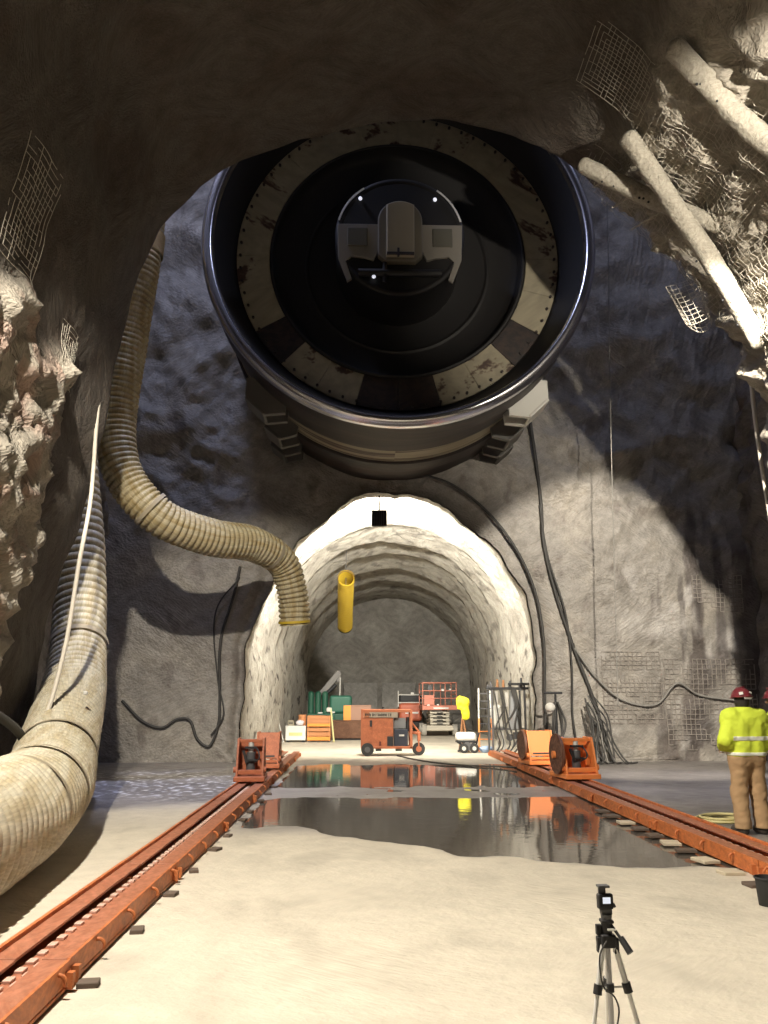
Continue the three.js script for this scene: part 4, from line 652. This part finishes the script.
// ---------------------------------------------------------------- equipment at the right jamb of the portal
{
  const P = thing('hydraulic_pump', 'small white-topped pump with two wheels at the right of the tunnel mouth', 'pump', [3.30, 0.014, -27.4]);
  const tank = new RoundedBoxGeometry(0.62, 0.26, 0.5, 4, 0.1); tank.translate(0, 0.48, 0); part('tank', tank, M.white, P); part('frame', [bx(0.6, 0.05, 0.45, 0, 0.33, 0), rod([-0.28, 0.05, 0.2], [0.28, 0.32, 0.2], 0.025), rod([0.28, 0.05, 0.2], [-0.28, 0.32, 0.2], 0.025), rod([0.3, 0.02, -0.2], [0.45, 0.6, -0.2], 0.025)], M.black, P); part('motor', cylZ(0.13, 0.4, 0.02, 0.2, 0.1, 20), M.darkGrey, P); wheel(0.14, 0.06, -0.1, 0.14, 0.3, M.rubber, M.paleGrey, P); wheel(0.14, 0.06, 0.22, 0.14, 0.3, M.rubber, M.paleGrey, P);
  // jacket thrown over a wooden stand
  const st = thing('wooden_stand', 'brown stick stand carrying the yellow jacket', 'stand', [3.27, 0.014, -27.85]); for (const [dx, dz] of [[-0.14, 0.1], [0.16, 0.08], [0.0, -0.16]]) part('leg', rod([dx, 0, dz], [0, 1.15, 0], 0.03, 0.022, 8), M.brownWood, st); part('post', rod([0, 1.1, 0], [0, 1.62, 0], 0.024, 0.024, 8), M.brownWood, st); part('cross_piece', rod([-0.12, 1.48, 0], [0.14, 1.46, 0], 0.02, 0.02, 8), M.brownWood, st);
  const jf = (x, y, z) => { let d = smin(cap(x, y, z, [-0.08, 1.62, 0], [0.10, 1.52, 0], 0.10, 0.11), cap(x, y, z, [0.04, 1.5, 0], [0.10, 1.08, 0.02], 0.15, 0.12), 0.1); d = smin(d, cap(x, y, z, [-0.14, 1.52, 0.04], [-0.12, 1.34, 0.06], 0.07, 0.05), 0.06); return Math.max(d + 0.025 * n3(x * 9, y * 7, z * 9), -(Math.max(d + 0.04, y - 1.45))); };
  const jg = surfaceNets(jf, [-0.35, 0.88, -0.3], [0.4, 1.8, 0.3], 0.02); jg.translate(3.27, 0.014, -27.85); solo('draped_jacket', jg, M.brightYellow, 'bright yellow rain jacket draped over a stick stand', 'jacket');
  // step ladder
  const L = thing('step_ladder', 'leaning ladder with pale rails and orange lower half beside the pump rack', 'ladder', [4.02, 0.014, -28.1], -0.1);
  for (const s of [-1, 1]) { part('ladder_rail', rod([s * 0.22, 0.0, 0.35], [s * 0.2, 1.0, 0.05], 0.035, 0.035, 6), M.fibreOrange, L, 'orange rail'); part('ladder_rail', rod([s * 0.2, 1.0, 0.05], [s * 0.18, 1.95, -0.24], 0.032, 0.032, 6), M.paleGrey, L); }
  for (let i = 0; i < 8; i++) { const t = (i + 0.6) / 8.3; part('rung', bx(0.40, 0.03, 0.06, 0, t * 1.95, 0.35 - 0.59 * t), i < 3 ? M.fibreOrange : M.darkGrey, L); }
  { const rag = new THREE.SphereGeometry(0.2, 20, 12); rag.scale(1, 0.55, 0.7); const p = rag.attributes.position; for (let i = 0; i < p.count; i++) { const k = 1 + 0.4 * n3(p.getX(i) * 12, p.getY(i) * 12, p.getZ(i) * 12); p.setXYZ(i, p.getX(i) * k, Math.max(-0.1, p.getY(i) * k), p.getZ(i) * k); } rag.computeVertexNormals(); rag.translate(3.9, 0.12, -27.25); solo('blue_rag', rag, M.blueRag, 'pale blue crumpled cloth at the foot of the ladder', 'cloth'); }
  // rack of posts, hanging panels and hoses
  const K = thing('pump_rack', 'black steel rack with grey panels and hoses at the right jamb of the tunnel mouth', 'rack', [4.45, 0.014, -26.6]);
  for (const [x, z] of [[-0.48, 0.4], [0.5, 0.4], [-0.48, -0.4], [0.5, -0.4]]) part('post', bx(0.06, 2.05, 0.06, x, 1.02, z, 0.01), M.darkGrey, K);
  part('top_beam', [bx(1.2, 0.07, 0.08, 0.02, 1.93, 0.4, 0.01), bx(0.7, 0.07, 0.1, 0.36, 2.06, 0.42, 0.01)], M.black, K); part('top_beam', bx(1.1, 0.07, 0.08, 0, 1.93, -0.4, 0.01), M.black, K); part('side_beam', bx(0.06, 0.06, 0.8, -0.48, 1.9, 0), M.darkGrey, K); part('side_beam', bx(0.06, 0.06, 0.8, 0.5, 1.9, 0), M.darkGrey, K);
  for (const [x, h, m] of [[-0.5, 0.14, M.darkGrey], [-0.3, 0.2, M.brownWood], [-0.12, 0.18, M.brownWood], [0.08, 0.16, M.darkGrey], [0.42, 0.24, M.darkGrey]]) part('top_fitting', rod([x, 1.96, 0.35], [x, 2.0 + h, 0.35], 0.045, 0.03, 10), m, K);
  { const g = extr(poly([[-0.16, 0.75], [0.16, 0.75], [0.14, 1.3], [0.06, 1.85], [-0.10, 1.85], [-0.14, 1.3]]), 0.12, 0.02); g.translate(0.2, 0, 0.22); part('grey_panel', g, M.midGrey, K); } part('grey_panel', bx(0.1, 0.5, 0.04, -0.36, 1.6, 0.38), M.paleGrey, K); part('grey_panel', bx(0.1, 0.44, 0.04, -0.05, 1.62, 0.38), M.paleGrey, K);
  part('shelf', bx(0.9, 0.04, 0.7, 0.02, 0.74, 0, 0.005), M.darkGrey, K); part('sack', bx(0.34, 0.7, 0.3, -0.24, 1.1, 0.1, 0.1, 0, 0, 0.08), M.paleGrey, K); part('valve_block', [bx(0.2, 0.2, 0.2, 0.25, 0.55, 0.3, 0.02), rod([0.1, 0.2, 0.35], [0.4, 0.6, 0.35], 0.03), cylZ(0.1, 0.1, 0.02, 0.5, 0.38, 18)], M.darkGrey, K); part('pale_stand', [rod([-0.36, 0.03, 0.3], [-0.22, 0.72, 0.25], 0.06, 0.05), rod([-0.1, 0.03, 0.34], [-0.2, 0.72, 0.25], 0.05, 0.05)], M.paleGrey, K);
  const R = rng(5), hs = []; for (let i = 0; i < 9; i++) { const x = -0.45 + R() * 0.9, x2 = x + (R() - 0.5) * 0.5; hs.push(tube([[x, 1.9, 0.42], [x + 0.08, 1.4, 0.48], [x2, 0.8, 0.46], [x2 + 0.1, 0.3, 0.5], [x2 - 0.1, 0.03, 0.55]], 0.018 + R() * 0.012, 30, 5)); } part('hoses', hs, M.cable, K);
  // lamp stand and pink sack beside the right track
  const S = thing('lamp_stand', 'dark post wrapped in hoses with a pale round lamp head, against the right wall', 'lamp stand', [5.05, 0.014, -22.5]);
  part('post', rod([0, 0, 0], [0, 1.75, 0], 0.035, 0.03, 10), M.black, S); const lh = new THREE.SphereGeometry(0.13, 20, 14); lh.scale(1, 0.9, 0.8); lh.translate(-0.16, 1.42, 0.06); part('lamp_head', lh, M.paleGrey, S); part('bracket', rod([0, 1.35, 0], [-0.16, 1.40, 0.04], 0.02, 0.02, 8), M.black, S); part('strip', bx(0.035, 0.7, 0.02, -0.08, 1.0, 0.06), M.paleGrey, S); part('cross_bar', rod([-0.3, 1.78, 0], [0.18, 1.78, 0], 0.03, 0.03, 8), M.black, S); part('base_foot', bx(0.36, 0.04, 0.36, 0, 0.02, 0, 0.01), M.black, S);
  const hh = []; for (let i = 0; i < 7; i++) { const a = R() * 6.28, r = 0.07 + R() * 0.1; hh.push(tube([[Math.cos(a) * 0.05, 1.55, Math.sin(a) * 0.05], [Math.cos(a) * r * 1.6, 1.0, Math.sin(a) * r], [Math.cos(a + 1) * r, 0.5, Math.sin(a + 1) * r], [Math.cos(a + 2) * 0.2, 0.05, Math.sin(a + 2) * 0.16]], 0.03, 30, 6)); } part('hoses', hh, M.cable, S);
  const sack = (() => { const g = new THREE.SphereGeometry(0.25, 28, 20); g.scale(0.95, 1.5, 0.8); const p = g.attributes.position; for (let i = 0; i < p.count; i++) { const k = 1 + 0.22 * n3(p.getX(i) * 7, p.getY(i) * 5, p.getZ(i) * 7); p.setXYZ(i, p.getX(i) * k, Math.max(-0.36, p.getY(i) * k), p.getZ(i) * k); } g.computeVertexNormals(); g.translate(4.78, 0.375, -20.9); return g; })();
  solo('plastic_sack', sack, M.pink, 'pale pinkish plastic sack between the two orange skid shoes on the right', 'sack');
}
{ const g = new THREE.LatheGeometry([[0.01, 0], [0.085, 0], [0.10, 0.2], [0.108, 0.205], [0.108, 0.22], [0.095, 0.22], [0.08, 0.02], [0.01, 0.02]].map(p => new THREE.Vector2(...p)), 28); g.translate(3.39, 0.014, -7.5); solo('rubber_bucket', g, M.rubber, 'black rubber bucket cut off by the right edge in front of the track', 'bucket'); }
// ---------------------------------------------------------------- cables and hoses on the walls
const onBack = (pts, off = 0.07) => pts.map(([x, y, e = 0]) => [x, y, backZ(x, y) + off + e]);
const cable = (name, pts, r, label, mat = M.cable, cat = 'cable') => solo(name, tube(pts, r, Math.max(60, pts.length * 16), 6), mat, label, cat);
cable('wall_cable', onBack([[4.85, 9.6], [4.95, 8.2], [5.1, 7.0], [5.12, 5.9], [5.4, 4.5], [5.85, 2.95], [6.3, 1.65], [6.6, 0.5], [6.7, 0.06]]), 0.05, 'thick dark cable running down the right wall to the hose tangle');
cable('wall_cable', onBack([[5.05, 7.0], [5.2, 5.6], [5.65, 3.9], [5.75, 2.5], [5.72, 1.2], [5.8, 0.4]], 0.09), 0.03, 'thinner dark cable beside the thick one on the right wall');
cable('wall_cable', onBack([[1.6, 7.9], [2.6, 7.55], [3.6, 6.75], [4.35, 5.7], [4.85, 4.5], [5.02, 3.2], [5.0, 1.6], [5.0, 0.1]], 0.05), 0.04, 'dark cable curving over the right shoulder of the portal');
cable('wall_cable', onBack([[-3.3, 5.2], [-3.45, 4.4], [-3.75, 3.2], [-3.72, 1.6], [-3.72, 1.0], [-3.95, 0.42], [-4.25, 0.6], [-4.5, 1.1], [-4.8, 1.12], [-5.2, 0.9], [-5.7, 1.05], [-6.3, 1.6]], 0.07), 0.04, 'dark cable looping over the wall left of the portal');
cable('wall_cable', onBack([[-3.3, 4.9], [-3.9, 4.0], [-3.8, 2.2], [-3.6, 1.2], [-3.9, 0.7]], 0.1), 0.022, 'thin cable beside the looping one left of the portal');
cable('wall_cable', onBack([[5.85, 3.0], [6.4, 2.2], [7.1, 1.6], [8.0, 1.5], [8.6, 2.05], [9.2, 1.75], [10.2, 1.6]], 0.1), 0.03, 'grey cable sagging sideways across the right wall', M.hoseGrey);
cable('hanging_hose', [[-4.62, 7.2, -14.5], [-4.6, 6.25, -14.4], [-4.48, 4.88, -14.0], [-4.42, 3.8, -13.5], [-4.38, 2.37, -13.0], [-4.46, 1.35, -12.6], [-4.55, 1.1, -12.4]], 0.036, 'pale hose hanging in front of the white duct', M.hoseWhite, 'hose');
cable('dark_hose', [[-4.75, 1.62, -10.6], [-4.65, 1.5, -11.3], [-4.5, 1.2, -11.9], [-4.6, 0.9, -12.4], [-4.9, 0.7, -12.9]], 0.06, 'dark hose along the rough rock at the left edge', M.cable, 'hose');
cable('hanging_rope', [[6.45, 21.6, -20], [6.4, 15, -20], [6.2, 8.4, -20.2], [6.1, 1.5, -20.6]], 0.012, 'thin pale rope hanging to the right of the shield', M.hoseGrey, 'rope');
cable('vertical_pipe', [[7.62, 9.5, -15.7], [7.66, 6.6, -15.7], [7.72, 4.6, -15.6], [7.75, 2.4, -15.6]], 0.04, 'slim pale pipe at the right edge of the shaft opening', M.hoseWhite, 'pipe');
{ // tangle of hoses at the foot of the right wall
  const R = rng(21), T = thing('hose_tangle', 'tangle of dark hoses hanging at the foot of the right wall', 'hoses', [6.3, 0, -23.0]);
  for (let i = 0; i < 16; i++) { const a = R() * 0.9 - 0.45, b = R() * 0.9 - 0.3, top = 1.0 + R() * 0.8; part('hose', tube([[a * 0.3 - 0.25, top, 0.02], [a * 0.8, top * 0.7, 0.12 + R() * 0.1], [a + b * 0.4, 0.35 + R() * 0.3, 0.2 + R() * 0.1], [a + b, 0.05, 0.3 + R() * 0.2], [a + b * 1.6, 0.05, 0.2 + R() * 0.3]], 0.014 + R() * 0.014, 34, 5), R() > 0.7 ? M.hoseGrey : M.cable, T); }
}
// ---------------------------------------------------------------- timbers and wire mesh in the broken haunch
function log(a, b, r, label, seed) {
  const A = V(...a), B = V(...b), L = A.distanceTo(B), n = Math.round(L / 0.035), T = thing('timber_log', label, 'timber', a), P = [], U = [], I = [], d = B.clone().sub(A).normalize(), N = V(0, 0, 1).addScaledVector(d, -d.z).normalize(), Bn = d.clone().cross(N), rs = 28;
  for (let i = 0; i <= n; i++) for (let j = 0; j <= rs; j++) { const t = i / n, w = j / rs * 6.28318, c = Math.cos(w), s = Math.sin(w), e = Math.pow(Math.min(1, Math.min(i, n - i) / 2.5), 0.5); const rr = r * e * (1 + 0.16 * n3(t * L * 1.6 + seed, c, s) + 0.07 * n3(t * L * 6 + seed, c * 3, s * 3)); const o = d.clone().multiplyScalar(t * L).addScaledVector(N, c * rr + 0.05 * Math.sin(t * 5 + seed)).addScaledVector(Bn, s * rr); P.push(o.x, o.y, o.z); U.push(j / rs, t * L); }
  for (let i = 0; i < n; i++) for (let j = 0; j < rs; j++) { const q = i * (rs + 1) + j; I.push(q, q + 1, q + rs + 1, q + 1, q + rs + 2, q + rs + 1); }
  const g = new THREE.BufferGeometry(); g.setAttribute('position', new THREE.Float32BufferAttribute(P, 3)); g.setAttribute('uv', new THREE.Float32BufferAttribute(U, 2)); g.setIndex(I); g.computeVertexNormals(); part('log_body', g, M.timber, T);
  const R = rng(seed * 7 + 1); for (let i = 0; i < 6; i++) { const p = d.clone().multiplyScalar(L * (0.1 + 0.8 * R())).addScaledVector(Bn, (R() - 0.5) * r), k = new THREE.SphereGeometry(0.022, 8, 6); const inward = V(-0.75, -0.65, 0.25).normalize(); p.addScaledVector(inward, r * 0.95); k.translate(p.x, p.y, p.z); part('nail_hole', k, M.black, T); }
  return T;
}
log([4.5, 11.1, -10.8], [6.35, 9.2, -11.0], 0.165, 'whitish timber log crossing the top right of the broken vault', 2);
log([4.45, 11.05, -12.7], [6.95, 7.6, -13.7], 0.165, 'long whitish timber running down the right haunch, lower arm of the crossed pair', 5);
log([3.95, 11.2, -13.9], [6.15, 9.5, -13.1], 0.15, 'whitish timber crossing over the long one on the right haunch', 8);
log([5.15, 11.0, -9.9], [6.5, 9.2, -10.2], 0.16, 'whitish timber log cut off by the top right corner', 11);
function vaultMesh(s0, s1, z0, z1, gap, off, label, seed, keep = 0.985, skew = 0) {
  const R = rng(seed), W = [], arcL = 33, ns = Math.round((s1 - s0) * arcL / gap), nz = Math.round(Math.abs(z1 - z0) / gap);
  const pt = (i, j) => { const s = s0 + (s1 - s0) * i / ns, z = z0 + (z1 - z0) * j / nz + skew * i * gap; const { p, n } = archAt(s); const sag = off + Math.max(vaultOff(s, z), -0.1) * 0.55 + 0.05 * n3(s * 40, z * 2, seed); return [p.x + n.x * sag, p.y + n.y * sag, z]; };
  for (let i = 0; i <= ns; i++) { const a = Math.floor(R() * nz * 0.25), b = nz - Math.floor(R() * nz * 0.25); for (let j = a; j < b; j++) if (R() < keep) W.push(rod(pt(i, j), pt(i, j + 1), 0.0058, 0.0058, 4)); }
  for (let j = 0; j <= nz; j++) { const a = Math.floor(R() * ns * 0.25), b = ns - Math.floor(R() * ns * 0.25); for (let i = a; i < b; i++) if (R() < keep) W.push(rod(pt(i, j), pt(i + 1, j), 0.0058, 0.0058, 4)); }
  solo('wire_mesh', W, M.wire, label, 'wire mesh');
}
vaultMesh(sAt(3.7, 12.05), sAt(4.7, 11.2), -11.3, -12.7, 0.085, 0.10, 'fine wire mesh patch left of the topmost whitish log', 1);
vaultMesh(sAt(4.9, 11.1), sAt(6.5, 9.5), -11.7, -13.3, 0.10, 0.22, 'wire mesh between the topmost log and the crossed timbers', 2);
vaultMesh(sAt(4.3, 11.6), sAt(6.9, 8.6), -13.7, -14.9, 0.10, 0.16, 'wire mesh hanging along the lip below the crossed timbers', 3);
vaultMesh(sAt(5.5, 10.55), sAt(6.9, 8.8), -10.7, -11.9, 0.10, 0.22, 'wire mesh right of the topmost log at the frame edge', 4);
vaultMesh(sAt(6.4, 9.6), sAt(7.4, 7.2), -12.4, -13.6, 0.10, 0.24, 'wire mesh to the right of the long timber', 6);
vaultMesh(sAt(-4.5, 7.1), sAt(-4.2, 8.7), -9.7, -10.8, 0.10, 0.06, 'torn wire mesh at the left edge of the vault', 7, 0.95);
vaultMesh(sAt(-4.62, 6.3), sAt(-4.5, 7.2), -12.0, -12.7, 0.075, 0.08, 'small torn wire mesh on the left wall under the vault', 8, 0.95);
{ // curled end of mesh at the lip
  const W = [], c = [5.95, 9.15, -14.55], R = 0.30; const p = (i, j) => { const a = i / 14 * 6.283, y = j * 0.085; return [c[0] + Math.cos(a) * R * (1 - 0.03 * j) + y * 0.35, c[1] - y + 0.06 * Math.sin(a * 2), c[2] + Math.sin(a) * R * 0.8]; };
  for (let i = 0; i < 14; i++) for (let j = 0; j <= 9; j++) { W.push(rod(p(i, j), p(i + 1, j), 0.0058, 0.0058, 4)); if (j < 9) W.push(rod(p(i, j), p(i, j + 1), 0.0058, 0.0058, 4)); }
  solo('wire_mesh', W, M.wire, 'curled roll of wire mesh hanging from the right lip of the vault', 'wire mesh');
  const stubs = [[[4.3, 10.95, -14.2], [5.0, 11.2, -13.6], 'uppermost'], [[4.65, 10.6, -14.3], [5.4, 10.85, -13.7], 'middle'], [[5.0, 10.2, -14.4], [5.7, 10.5, -13.9], 'lowest']];
  for (const [a, b, w] of stubs) solo('steel_bar', rod(a, b, 0.018, 0.018, 8), M.wire, w + ' of three pale bars sticking out under the crossed timbers', 'bar');
}
function wallMesh(x0, x1, y0, y1, gap, label, seed, keep) {
  const R = rng(seed), W = [], nx = Math.round((x1 - x0) / gap), ny = Math.round((y1 - y0) / gap), pt = (i, j) => { const x = x0 + (x1 - x0) * i / nx, y = y0 + (y1 - y0) * j / ny; return [x, y, backZ(x, y) + 0.018]; };
  const hole = (i, j) => n3(i * 0.22 + seed, j * 0.3, seed) > keep;
  for (let i = 0; i <= nx; i++) for (let j = 0; j < ny; j++) if (!hole(i, j)) W.push(rod(pt(i, j), pt(i, j + 1), 0.013, 0.013, 4));
  for (let j = 0; j <= ny; j++) for (let i = 0; i < nx; i++) if (!hole(i, j)) W.push(rod(pt(i, j), pt(i + 1, j), 0.013, 0.013, 4));
  solo('wire_mesh', W, M.wireWall, label, 'wire mesh');
}
wallMesh(8.3, 10.8, 0.3, 2.7, 0.13, 'wire mesh on the right wall behind the workers', 12, 0.28);
wallMesh(6.6, 8.2, 1.0, 2.9, 0.12, 'wire mesh partly sprayed over beside the hose tangle', 15, 0.22);
wallMesh(9.2, 10.6, 4.0, 5.0, 0.13, 'small wire mesh patch high on the right wall', 18, 0.22);
// ---------------------------------------------------------------- lamps
function flood(at, to, w, h, glow, label, bar) {
  const T = thing('floodlight', label, 'lamp', at); const dir = V(...to).sub(V(...at)).normalize(); const H = thing2('lamp_head', T); T.updateMatrixWorld(true); H.lookAt(V(...to));
  part('housing', [bx(w + 0.06, h + 0.06, 0.10, 0, 0, -0.11, 0.02)], M.black, H); part('lens', bx(w, h, 0.006, 0, 0, -0.055), glow, H, 'glowing lens'); for (let i = -2; i <= 2; i++) part('cooling_fin', bx(0.01, h, 0.05, i * w / 6, 0, -0.18), M.darkGrey, H);
  part('hanger', rod([0, 0, 0], bar, 0.02, 0.02, 8).translate(-dir.x * 0.12, -dir.y * 0.12, -dir.z * 0.12), M.black, T); return T;
}
flood(LAMP_R.at, LAMP_R.to, 0.4, 0.3, M.glow, 'work floodlight on the right haunch of the near vault', [0.5, 1.9, 0]);
flood(LAMP_H.at, LAMP_H.to, 0.3, 0.24, M.glow, 'small floodlight low on the right wall aimed up at the broken haunch', [1.2, 0.3, 0]);
flood(LAMP_M.at, LAMP_M.to, 0.34, 0.26, M.glow, 'second floodlight beside the one on the left haunch, aimed deep into the shaft', [-0.9, 0.7, 0]);
flood(LAMP_L.at, LAMP_L.to, 0.4, 0.3, M.glow, 'work floodlight on the left haunch of the near vault', [-0.9, 0.6, 0]);
flood(LAMP_C[0].at, LAMP_C[0].to, 1.6, 0.8, M.glowCool, 'cool white floodlight high in the shaft on the left', [0, 2.4, 0]);
flood(LAMP_C[1].at, LAMP_C[1].to, 1.6, 0.8, M.glowCool, 'cool white floodlight high in the shaft on the right', [0, 2.4, 0]);
flood(LAMP_T.at, LAMP_T.to, 0.38, 0.42, M.glow, 'black floodlight box hanging under the crown of the tunnel portal', [0, 0.8, 0]);
renderer.render(scene, camera);
